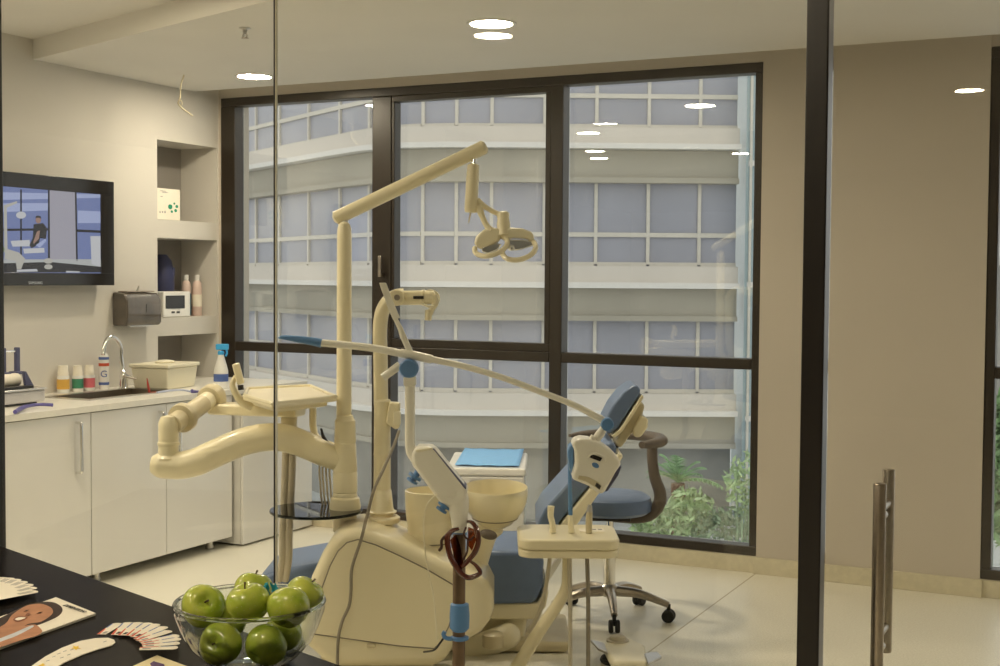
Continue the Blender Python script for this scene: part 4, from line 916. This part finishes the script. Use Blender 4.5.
# goggles hung on the pole
t = thing('goggles', 'reddish brown protective goggles hanging on the lamp pole', 'goggles', Wp(462, 576, -.05))
G = lambda x, y, k=0.: P(x, y, dw_ - .055 + k)
build(MB().tube([G(466, 521.5, .06), G(472, 522.5, .02), G(477, 530), (G(478.5, 541)), G(475, 552), G(467, 562), G(462, 567)], [.005, .008, .010, .010, .010, .009, .007], 10), 'frame_rim', 'goggle_brown', t)
build(MB().tube([G(459, 528.5), G(452, 531), G(447.5, 537), G(448, 547), G(451, 558), G(457, 568), G(463, 575), G(470, 577.5), G(480, 573), G(476, 565.5), G(470, 561)], [.006, .009, .011, .011, .011, .011, .010, .010, .009, .007, .005], 10), 'frame_rim', 'goggle_brown', t)
build(MB().tube([G(459, 528.5), G(449, 533), G(442, 540), (G(441.5, 547)), G(439, 551)], .0055, 8), 'temple', 'goggle_strap', t)
build(MB().tube([G(466, 527), G(464, 535), G(470, 540), G(474, 536)], .004, 8), 'temple', 'goggle_strap', t)
build(MB().tube([G(468, 540), G(467, 552), G(463, 560)], .004, 8), 'nose_bridge', 'goggle_strap', t)
build(MB().prism([G(450, 540, .004), G(456, 534, .004), G(460, 545, .004), G(463, 562, .004), G(462, 571, .004), G(455, 562, .004)], F0 * .003), 'lens', 'lens_tint', t)
build(MB().prism([G(468, 527, .004), G(474, 529, .004), G(476, 540, .004), G(472, 551, .004), G(468, 545, .004)], F0 * .003), 'lens', 'lens_tint', t)

# ------------------------------------------------------------------ reception desk
ZD = .80
e1_, e2_ = Vector((-2.99, 2.81, 0)), Vector((-1.47, 2.27, 0)); ed = (e2_ - e1_).normalized(); en = Vector((ed.y, -ed.x, 0))
if en.y > 0: en = -en
dA = e1_ - ed * .10; dB = e2_ + ed * .42; DW = .95
t = thing('reception_desk', 'glossy black reception desk outside the glass wall', 'desk', (dA + dB) / 2 + en * DW / 2)
top = [dA, dB, dB + en * DW, dA + en * DW]
build(MB().prism([v + Vector((0, 0, ZD - .04)) for v in top], (0, 0, .04)), 'desk_top', 'desk_black', t, bevel=.003, seg=2)
def slab(a, b_, off0, off1, z0, z1): return MB().prism([a + en * off0 + Vector((0, 0, z0)), b_ + en * off0 + Vector((0, 0, z0)), b_ + en * off1 + Vector((0, 0, z0)), a + en * off1 + Vector((0, 0, z0))], (0, 0, z1 - z0))
build(slab(dA + ed * .03, dB - ed * .03, .05, .08, 0.001, ZD - .041), 'modesty_panel', 'desk_black', t)
build(slab(dA + ed * .03, dA + ed * .06, .08, DW - .04, 0.001, ZD - .041), 'end_panel', 'desk_black', t)
build(slab(dB - ed * .06, dB - ed * .03, .08, DW - .04, 0.001, ZD - .041), 'end_panel', 'desk_black', t)

# apple bowl
bd = 2.72
bc = P(250, 602, bd); rim_z = bc.z; bc = Vector((bc.x, bc.y, ZD + .0005)); RB = 74.5 / F * bd; HB = rim_z - ZD
t = thing('fruit_bowl', 'clear glass bowl full of green apples on the black desk', 'bowl', bc)
prof = [(0, .0), (.064, 0), (.070, .003), (.100, .020), (.127, .050), (.143, .085), (RB - .002, HB - .022), (RB, HB - .016), (RB, HB - .002), (RB - .004, HB), (RB - .007, HB - .003), (RB - .008, HB - .020), (.138, .087), (.122, .054), (.096, .025), (.062, .011), (0, .009)]
build(MB().lathe(prof, bc, seg=72), 'bowl_body', 'bowl_glass', t)
mg = bpy.data.materials.new('rim_glass'); mg.use_nodes = True; gb = mg.node_tree.nodes['Principled BSDF']
gb.inputs['Transmission Weight'].default_value = 1; gb.inputs['Roughness'].default_value = .03; gb.inputs['IOR'].default_value = 1.45; gb.inputs['Base Color'].default_value = (.9, .95, .93, 1); M['rim_glass'] = mg
build(MB().loop([bc + Vector((math.cos(a) * (RB - .002), math.sin(a) * (RB - .002), HB)) for a in [i * 2 * math.pi / 72 for i in range(72)]], .0045, 10), 'rim_bead', 'rim_glass', t)
def apple_mat():
    m = bpy.data.materials.new('apple_skin'); m.use_nodes = True; nt = m.node_tree; b = nt.nodes['Principled BSDF']
    b.inputs['Roughness'].default_value = .24; b.inputs['Coat Weight'].default_value = .35; b.inputs['Subsurface Weight'].default_value = .0
    tc = nt.nodes.new('ShaderNodeTexCoord'); n1 = nt.nodes.new('ShaderNodeTexNoise'); n1.inputs['Scale'].default_value = 22; n1.inputs['Detail'].default_value = 3
    oi = nt.nodes.new('ShaderNodeObjectInfo'); ad = nt.nodes.new('ShaderNodeVectorMath'); ad.operation = 'ADD'
    nt.links.new(tc.outputs['Object'], ad.inputs[0]); nt.links.new(oi.outputs['Random'], ad.inputs[1]); nt.links.new(ad.outputs[0], n1.inputs['Vector'])
    r1 = nt.nodes.new('ShaderNodeValToRGB'); r1.color_ramp.elements[0].position = .3; r1.color_ramp.elements[0].color = (.30, .42, .03, 1); r1.color_ramp.elements[1].position = .72; r1.color_ramp.elements[1].color = (.58, .62, .10, 1)
    nt.links.new(n1.outputs['Fac'], r1.inputs['Fac'])
    vo = nt.nodes.new('ShaderNodeTexVoronoi'); vo.inputs['Scale'].default_value = 190; nt.links.new(ad.outputs[0], vo.inputs['Vector'])
    lt = nt.nodes.new('ShaderNodeMath'); lt.operation = 'LESS_THAN'; lt.inputs[1].default_value = .16; nt.links.new(vo.outputs['Distance'], lt.inputs[0])
    mx = nt.nodes.new('ShaderNodeMixRGB'); mx.inputs[2].default_value = (.50, .55, .20, 1); nt.links.new(r1.outputs[0], mx.inputs[1]); nt.links.new(lt.outputs[0], mx.inputs[0])
    nt.links.new(mx.outputs[0], b.inputs['Base Color']); M['apple_skin'] = m
apple_mat()
def make_apple():
    pr = []; n = 22
    for i in range(n + 1):
        a = math.pi * i / n; s, c = math.sin(a), math.cos(a)
        r = s * (1.0 + .07 * c); z = c * .92
        if c > 0: z -= .30 * math.exp(-(r / .30) ** 2)
        else: z += .20 * math.exp(-(r / .26) ** 2)
        pr.append((r if 0 < i < n else 0, z))
    return pr
apr = make_apple()
apples = [(203, 606, 2.715, .0445, (60, 15, 40), 'green apple at the left rim of the glass bowl, stem turned right'),
          (248, 603, 2.672, .0445, (10, -8, 0), 'green apple in the middle of the bowl top, tallest in front'),
          (288.5, 607.5, 2.655, .0435, (42, 12, 190), 'green apple at the right front showing its stem hollow'),
          (304, 594.5, 2.765, .0405, (-20, 25, 0), 'yellow green apple against the right rim of the bowl'),
          (253, 589, 2.80, .0405, (-15, 0, 0), 'green apple at the back of the bowl, half hidden'),
          (221, 644, 2.662, .0435, (70, 30, 0), 'green apple low in the bowl under the left apple'),
          (265.5, 645.5, 2.655, .0430, (-60, 20, 0), 'green apple low in the bowl in the middle'),
          (227, 620, 2.772, .040, (20, 50, 0), 'green apple peeping out behind the two left ones'),
          (283, 634, 2.775, .040, (0, 30, 80), 'green apple at the bottom of the bowl under the right ones')]
me0 = ms0 = None
for px, py, d, r, eu, lb in apples:
    c = P(px, py, d)
    R3 = Matrix.Rotation(math.radians(eu[2]), 3, 'Z') @ Matrix.Rotation(math.radians(eu[1]), 3, 'Y') @ Matrix.Rotation(math.radians(eu[0]), 3, 'X')
    tt = thing('apple', lb, 'apple', c, 'green apples in the glass bowl')
    m = MB().lathe([(r * a, r * b_) for a, b_ in apr], (0, 0, 0), (0, 0, 1), 32)
    for v in m.bm.verts: v.co = R3 @ (v.co * (1 + .02 * math.sin(3 * math.atan2(v.co.y, v.co.x + 1e-9)))) + c
    build(m, 'apple_flesh', 'apple_skin', tt, angle=80)
    s = MB().tube([(0, 0, r * .55), (r * .03, 0, r * .78), (r * .1, 0, r * .98)], [r * .05, r * .04, r * .055], 8)
    for v in s.bm.verts: v.co = R3 @ v.co + c
    build(s, 'stem', 'stem', tt)
c = P(268.5, 592, 2.70)
w = MB()
for i in range(5):
    a = i * 1.3; w.prism([c + R0 * (.006 * math.cos(a)) + Vector((0, 0, .004 * i)), c + R0 * (.022 * math.cos(a + .4)) + Vector((0, 0, .016 * math.sin(a))), c + R0 * (.018 * math.cos(a + .9)) + F0 * .012 + Vector((0, 0, .014 * math.sin(a + 1)))], F0 * .004 + Vector((0, 0, .004)))
tag(build(w, 'ribbon', 'print_teal', flatshade=True), 'small dark teal ribbon tucked between the apples at the back', 'ribbon')

# papers on the desk
def flat_on(pts, z, th): return MB().prism([onz(x, y, z) for x, y in pts], (0, 0, th))
t = thing('magazine', 'magazine with a smiling dark haired woman on its cover', 'magazine', onz(45, 628, ZD))
zc_ = ZD + .0008
cover = [(56, 599.5), (96, 615.5), (0, 650), (-40, 664), (-60, 640)]
build(flat_on(cover, zc_, .006), 'cover', 'paper', t, bevel=.0006, seg=1)
ly = [0]
def pr_(pts, m, nm='cover_print'):
    ly[0] += 1
    v3 = [Vector((a, b_, 0)) for a, b_ in pts]; k_ = len(v3)
    if k_ > 5:
        o_ = []
        for i in range(k_):
            a, b_, c_, d_ = v3[i - 1], v3[i], v3[(i + 1) % k_], v3[(i + 2) % k_]
            for q_ in range(5):
                u_ = q_ / 5; o_.append(.5 * ((2 * b_) + (c_ - a) * u_ + (2 * a - 5 * b_ + 4 * c_ - d_) * u_ * u_ + (3 * b_ - a - 3 * c_ + d_) * u_ ** 3))
        pts = [(w_.x, w_.y) for w_ in o_]
    build(flat_on(pts, zc_ + .006 + .00025 * ly[0], .0002), nm, m, t, flatshade=True)
pr_([(-60, 640), (-10, 622), (0, 618), (14, 611), (28, 604.5), (42, 602), (54, 602.5), (61.5, 607), (62, 612), (57, 617), (46, 622), (38, 625), (20, 630), (-20, 648)], 'hair_print', 'portrait_hair')
pr_([(-50, 645), (0, 627), (12, 615), (26, 606), (40, 603.8), (50, 607), (53, 612), (49, 617), (40, 622), (28, 624), (18, 630), (0, 636), (-35, 655)], 'skin_print', 'portrait_face')
pr_([(-45, 652), (0, 632), (20, 627), (34, 624.5), (40, 628), (42, 632), (36, 636), (22, 640), (0, 647.5), (-38, 661)], 'skin_print', 'portrait_shoulder')
pr_([(-40, 655), (0, 638.5), (14, 633), (30, 626), (33, 627), (16, 636), (0, 642), (-38, 658)], 'cloth_print', 'portrait_top')
pr_([(13, 619.5), (17, 616.8), (22, 616.4), (27.5, 617.3), (26, 619), (20, 621.5), (16, 621.5)], 'skin_shadow_print', 'portrait_mouth')
pr_([(15, 619.2), (18, 617.6), (22, 617.2), (25.5, 617.6), (23, 619), (18, 620.3)], 'paper', 'portrait_teeth')
pr_([(23.5, 611.5), (26, 610.3), (29, 609.8), (26.5, 611.1)], 'hair_print', 'portrait_eye')
pr_([(36, 613.6), (39.5, 612.2), (43, 611.8), (40, 613.1)], 'hair_print', 'portrait_eye')
pr_([(25, 615.4), (27, 613.2), (29.5, 612.8), (29, 615.2), (27, 616)], 'skin_shadow_print', 'portrait_nose')
tq0, tq1 = onz(64, 608.5, ZD), onz(85, 616, ZD); tu = (tq1 - tq0).normalized(); tv = Vector((-tu.y, tu.x, 0))
text_mesh('DIMENSION', 'title_lettering', 'print_black', t, (tq0 + tq1) / 2 + Vector((0, 0, .0092)), tu, tv, (tq1 - tq0).length / 5.6)
# leaflet fans
def leaflet(pts, z, label, group, dark):
    t_ = thing('leaflet', label, 'leaflet', onz(sum(p_[0] for p_ in pts) / 4, sum(p_[1] for p_ in pts) / 4, z), group)
    build(flat_on(pts, z, .0009), 'sheet', 'paper', t_, flatshade=True)
    return t_
ord_ = ['first', 'second', 'third', 'fourth', 'fifth', 'sixth', 'seventh', 'eighth', 'ninth', 'tenth', 'eleventh']
heads = [(113, 623.2), (123, 622.6), (133, 622.4), (143, 622.8), (151, 623.8), (159.5, 626.2), (165, 630), (175, 634.2), (178, 637.3), (179, 641.5), (178.5, 646)]
feet = [(97, 634.5), (111, 635), (117.5, 635.5), (125.5, 635.8), (130, 637), (133.5, 639), (135.5, 640.5), (139, 642), (141, 643.5), (142, 645), (140, 647.6)]
def sheet_poly(h_, f_, w0, w1, z):
    a, b_ = onz(h_[0], h_[1], z), onz(f_[0], f_[1], z); u = (a - b_).normalized(); v = Vector((u.y, -u.x, 0))
    pts = [b_, b_ + v * w1]
    for k_ in range(7):
        an = math.pi * k_ / 6; pts.append(a + v * (w0 / 2 + w0 / 2 * math.cos(an)) + u * (.35 * w0 * math.sin(an)) - u * .35 * w0)
    return pts, a, b_, u, v
for i, (h_, f_) in enumerate(zip(heads, feet)):
    z = ZD + .001 + .0018 * i
    pts, a, b_, u, v = sheet_poly(h_, f_, .026, .020, z)
    lf = thing('leaflet', '%s leaflet from the left in the white fan beside the fruit bowl' % ord_[i], 'leaflet', (a + b_) / 2, 'leaflets fanned beside the bowl')
    build(MB().prism(pts, (0, 0, .0010)), 'sheet', 'paper', lf, flatshade=True)
    L_ = (a - b_).length; zz = Vector((0, 0, .0011))
    build(MB().prism([a - u * .012 + zz, a - u * .008 + v * .0035 + zz, a - u * L_ * .45 + v * .003 + zz, a - u * L_ * .45 + zz], (0, 0, .0002)), 'blue_edge', 'print_blue', lf, flatshade=True)
    build(MB().prism([b_ + zz, b_ + v * .006 + zz, b_ + u * L_ * .45 + v * .003 + zz, b_ + u * L_ * .5 + zz], (0, 0, .0002)), 'red_edge', 'print_red', lf, flatshade=True)
    build(MB().prism([b_ + v * .008 + u * .006 + zz, b_ + v * .016 + u * .006 + zz, b_ + v * .018 + u * .022 + zz, b_ + v * .011 + u * .024 + zz], (0, 0, .0002)), 'dark_patch', 'print_black' if i in (1, 2, 4) else 'print_grey', lf, flatshade=True)
hd2 = [(-10, 577.5), (-3, 577.3), (4, 577.8), (11, 579), (18, 581), (25, 583.6), (30, 586.5), (33, 590)]
ft2 = [(-40, 590), (-34, 592), (-28, 593.5), (-24, 595), (-20, 596.5), (-18, 597.5), (-16, 598.5), (-14, 599.5)]
for i, (h_, f_) in enumerate(zip(hd2, ft2)):
    z = ZD + .001 + .0018 * i
    pts, a, b_, u, v = sheet_poly(h_, f_, .034, .03, z)
    lf = thing('leaflet', '%s cream leaflet from the back in the fan at the desk end' % ord_[i], 'leaflet', (a + b_) / 2, 'cream leaflets fanned at the desk end')
    build(MB().prism(pts, (0, 0, .0010)), 'sheet', 'paper', lf, flatshade=True)
    zz = Vector((0, 0, .0011))
    for q_ in range(3):
        build(MB().prism([a - u * .012 + v * (.008 + .006 * q_) + zz, a - u * .012 + v * (.011 + .006 * q_) + zz, a - u * .05 + v * (.011 + .006 * q_) + zz, a - u * .05 + v * (.008 + .006 * q_) + zz], (0, 0, .0002)), 'print_line', 'print_grey', lf, flatshade=True)
# curved strip with a yellow star
t = thing('ruler_card', 'white curved card strip with a yellow star, lying nearest the desk front', 'card', onz(75, 650, ZD))
up = [(30, 668), (45, 657.5), (62, 648.5), (80, 641.8), (95, 639), (108, 638.6), (114, 640.5)]
lo_ = [(115.5, 643), (112, 646), (98, 650), (82, 655.5), (65, 663), (57, 668)]
build(flat_on(up + lo_, ZD + .001, .002), 'card', 'paper', t, flatshade=True)
build(flat_on([(76 + rr * 5.2 * math.cos(a), 647.8 + rr * 2.6 * math.sin(a)) for a, rr in [(k_ * math.pi / 5 + .3, 1 if k_ % 2 == 0 else .45) for k_ in range(10)]], ZD + .0031, .0003), 'star_print', 'print_yellow', t, flatshade=True)
for x, y in ((52, 657), (57, 654), (63, 651.5), (60, 658), (67, 655), (103, 642), (46, 661), (70, 650)):
    build(flat_on([(x, y), (x + 3.5, y - 1.2), (x + 3.7, y - .7), (x + .2, y + .5)], ZD + .0031, .0003), 'print_line', 'print_grey', t, flatshade=True)
build(flat_on([(38, 666), (43, 663.2), (45, 665), (40, 668)], ZD + .0031, .0003), 'print_patch', 'print_yellow', t, flatshade=True)
t = thing('business_card', 'cream yellow card with a dark purple emblem in front of the bowl', 'card', onz(158, 664, ZD))
build(flat_on([(157, 655.8), (190, 668), (150, 678), (130, 668)], ZD + .001, .0015), 'card', 'paper_cream', t, flatshade=True)
build(flat_on([(150, 663.5), (154, 661), (155, 661.8), (158, 662.5), (164, 664.2), (165, 667.5), (152, 667.5)], ZD + .0026, .0003), 'emblem_print', 'print_purple', t, flatshade=True)

# ------------------------------------------------------------------ outside: facade, ground, plants
ZG = -4.0
G2 = lambda xc, D, z=0.: R0 * xc + F0 * D + Vector((0, 0, z))
struct(MB().prism([G2(-40, 9, ZG), G2(30, 9, ZG), G2(30, 60, ZG), G2(-40, 60, ZG)], (0, 0, -.2)), 'ground', 'pavement', flatshade=True)
path = [(-13.5, 47.5), (-8.0, 38.7), (-3.6, 31.9), (-2.9, 30.9), (-2.2, 30.25), (-1.2, 30.02), (0, 30.0), (5.36, 30.15)]
def at_px(px):
    k = (px - 500) / F
    for (x0, d0), (x1, d1) in zip(path[:-1], path[1:]):
        den = (x1 - x0) - k * (d1 - d0)
        s = (k * d0 - x0) / den
        if -1e-6 <= s <= 1 + 1e-6: return (x0 + (x1 - x0) * s, d0 + (d1 - d0) * s)
    return None
fac = thing('office_building', 'curved pale office building with bands of windows across the courtyard', 'building', G2(0, 31, ZG))
def offset_path(off):
    o = []
    for i, (x, d) in enumerate(path):
        a = path[max(i - 1, 0)]; c = path[min(i + 1, len(path) - 1)]
        tx_, td_ = c[0] - a[0], c[1] - a[1]; l = math.hypot(tx_, td_)
        o.append((x + td_ / l * off, d - tx_ / l * off))
    return o
def band(name, m, z0, z1, off, th=.5):
    f_ = offset_path(off); b_ = offset_path(off - th)
    mb = MB(); mb.prism([G2(x, d, z0) for x, d in f_] + [G2(x, d, z0) for x, d in b_[::-1]], (0, 0, z1 - z0))
    return build(mb, name, m, fac, flatshade=True)
# storeys: (window z0, z1, mullion z)
floors = [(5.05, 8.0, 5.74), (1.94, 3.96, 2.61), (-.95, .84, -.2)]
for wz0, wz1, mz in floors:
    band('stone_band', 'stone_pale', wz0 - .42, wz0 - .04, .30)
    band('stone_ledge', 'stone_ledge', wz0 - .53, wz0 - .41, .50)
    band('spandrel', 'stone_grey', wz0 - 1.20, wz0 - .54, .18)
    band('window_head', 'stone_grey', wz0 - 1.28, wz0 - 1.16, .30)
band('shopfront', 'stone_shop', ZG, -2.18, -.3)
band('parapet', 'stone_pale', 8.0, 8.6, .2)
pxs = [118, 150, 180, 209, 233, 256.6, 280, 309, 340, 369, 393, 421, 454, 489, 541.5, 593, 645, 696, 734.5]
for wz0, wz1, mz in floors:
    for a, c in zip(pxs[:-1], pxs[1:]):
        q0, q1 = at_px(a), at_px(c)
        if q0 is None or q1 is None: continue
        p0_, p1_ = G2(*q0), G2(*q1); dv = (p1_ - p0_); nn = Vector((dv.y, -dv.x, 0)).normalized()
        if nn.dot(-F0) < 0: nn = -nn
        wdw = build(MB().prism([p0_ + Vector((0, 0, wz0 - .1)), p1_ + Vector((0, 0, wz0 - .1)), p1_ - nn * .1 + Vector((0, 0, wz0 - .1)), p0_ - nn * .1 + Vector((0, 0, wz0 - .1))], (0, 0, wz1 - wz0 + .2)), 'window', 'facade_glass', fac, flatshade=True)
        fr = MB(); tdir = dv.normalized()
        def bar(c0, c1, z0, z1, pro=.06):
            fr.prism([c0 + Vector((0, 0, z0)), c1 + Vector((0, 0, z0)), c1 + nn * pro + Vector((0, 0, z0)), c0 + nn * pro + Vector((0, 0, z0))], (0, 0, z1 - z0))
        wbar = .075
        bar(p0_, p0_ + tdir * wbar, wz0, wz1); bar(p0_ + tdir * wbar, p1_, mz - .05, mz + .05); bar(p0_ + tdir * wbar, p1_, wz0 - .08, wz0 + .05)
        build(fr, 'window_frame', 'facade_frame', wdw, flatshade=True)
# pale glass tower at the end
gt = thing('glass_tower', 'pale blue glass corner tower at the end of the office building', 'tower', G2(6.6, 30.5, ZG))
build(MB().prism([G2(5.45, 29.5, ZG), G2(7.9, 29.8, ZG), G2(7.9, 32, ZG), G2(5.65, 32, ZG)], (0, 0, 12.6)), 'glass_skin', 'facade_cyan', gt, flatshade=True)
for i in range(4):
    q = G2(5.55 + i * .5, 29.47 + i * .06, ZG); build(MB().box(q + Vector((0, 0, 6.3)), (.05, .1, 12.6), -YAW), 'glazing_bar', 'facade_frame', gt, flatshade=True)
for z in (-1.5, 1.5, 4.2):
    build(MB().box(G2(6.7, 29.62, z), (2.4, .1, .12), -YAW + .12), 'floor_edge', 'stone_ledge', gt, flatshade=True)
# low side building behind the second window
lb = thing('garden_wall', 'grey garden wall behind the trees seen through the narrow window', 'wall', G2(13, 31, ZG))
build(MB().box(G2(14, 31, ZG + 3), (11, .5, 6), -YAW), 'wall_body', 'stone_shop', lb, flatshade=True)
build(MB().box(G2(14, 31, ZG + 6.1), (11.2, .7, .2), -YAW), 'wall_coping', 'stone_ledge', lb, flatshade=True)
# kerb
ka, kc_ = onz(590, 530, ZG + .15), onz(693, 546, ZG + .15)
kd = (kc_ - ka).normalized(); kn_ = Vector((-kd.y, kd.x, 0))
tag(build(MB().prism([ka - kd * 1.0, kc_, kc_ + kn_ * .2, ka - kd * 1.0 + kn_ * .2], (0, 0, -.148)), 'kerb', 'kerb', flatshade=True), 'white kerb line on the courtyard paving beyond the window', 'kerb')
def leaf_cloud(m, c, rad, n, size, up=.3):
    for _ in range(n):
        while True:
            v = Vector((random.uniform(-1, 1), random.uniform(-1, 1), random.uniform(-1, 1)))
            if .25 < v.length < 1: break
        p = c + Vector((v.x * rad[0], v.y * rad[1], v.z * rad[2]))
        a = Vector((random.gauss(0, 1), random.gauss(0, 1), random.gauss(0, 1) + up)).normalized(); b_ = a.cross(Vector((random.gauss(0, 1), random.gauss(0, 1), random.gauss(0, 1)))).normalized()
        s = size * random.uniform(.6, 1.3)
        m.face([p - a * s, p + b_ * s * .35, p + a * s, p - b_ * s * .35])
def shrub(label, px, py, D, rad, n, size, m, planter=False):
    c = P(px, py, D); base = Vector((c.x, c.y, ZG))
    t_ = thing('courtyard_shrub', label, 'shrub', base, 'shrubs in the courtyard')
    mb = MB(); leaf_cloud(mb, c, rad, n, size); build(mb, 'foliage', m, t_, flatshade=True)
    st_ = MB()
    for i in range(4):
        a = i * 1.6; st_.tube([base + Vector((.06 * math.cos(a), .06 * math.sin(a), 0)), c + Vector((rad[0] * .3 * math.cos(a), rad[1] * .3 * math.sin(a), -rad[2] * .2))], [.015, .01], 6)
    build(st_, 'stem', 'leaf_dark', t_)
    return t_
# palm
D = 19.0
pc = P(678, 482, D); pb = Vector((pc.x, pc.y, ZG))
t = thing('palm_tree', 'small green palm tree standing in the courtyard behind the stool', 'palm', pb)
build(MB().tube([pb, pb + Vector((.03, 0, 1.2)), pc + Vector((0, 0, -.02))], [.16, .13, .10], 12), 'trunk', 'bark', t)
for i in range(15):
    a = i * 2.4; el = .35 + 1.0 * ((i * 7) % 15) / 15; L_ = .62 + .2 * random.random(); u = Vector((math.cos(a) * math.cos(el), math.sin(a) * math.cos(el), math.sin(el)))
    mb = MB(); sdv = u.cross(Vector((0, 0, 1))).normalized()
    pts = [pc + u * L_ * s - Vector((0, 0, .40 * L_ * s * s)) for s in [k_ / 9 for k_ in range(10)]]
    for k_ in range(1, 10):
        p_ = pts[k_]; tg = (pts[k_] - pts[k_ - 1]).normalized(); ll = .17 * math.sin(.5 + 2.4 * k_ / 9)
        for sg in (-1, 1):
            q = p_ + (sdv * sg * .8 + tg * .6) * ll - Vector((0, 0, .03)); mb.face([p_ - tg * .016, p_ + tg * .016, q])
    mb.tube(pts, [.014] * 9 + [.004], 5, smooth=False)
    build(mb, 'frond', 'leaf_palm', t, flatshade=True)
shrub('pale green bushy shrub below the palm tree', 690, 514, 18.0, (.36, .36, .36), 620, .075, 'leaf_pale')
shrub('grey green shrub left of the palm, low by the kerb', 652, 522, 19.2, (.36, .32, .28), 420, .075, 'leaf_pale')
shrub('light leafy shrub at the right edge of the big window', 744, 482, 15.6, (.24, .28, .38), 330, .055, 'leaf_pale')
shrub('dark spreading shrub low at the right corner of the big window', 733, 527, 17.6, (.62, .45, .26), 700, .06, 'leaf_dark')
shrub('tall green shrub seen through the narrow right window', 1003, 470, 15.0, (.35, .4, .9), 1200, .10, 'leaf_palm')

# ------------------------------------------------------------------ light
wd_ = bpy.data.worlds.new('sky'); scn.world = wd_; wd_.use_nodes = True
bg = wd_.node_tree.nodes['Background']; bg.inputs[0].default_value = (1.0, .965, .91, 1); bg.inputs[1].default_value = .92
vs = scn.view_settings; vs.view_transform = 'Standard'; vs.look = 'None'; vs.exposure = 0.52; vs.gamma = 1.0; vs.use_curve_mapping = False
scn.cycles.max_bounces = 12; scn.cycles.diffuse_bounces = 5; scn.cycles.glossy_bounces = 5; scn.cycles.transparent_max_bounces = 24; scn.cycles.transmission_bounces = 8
scn.cycles.use_denoising = True; scn.cycles.sample_clamp_indirect = 6.0
scn.cycles.caustics_reflective = False; scn.cycles.caustics_refractive = False
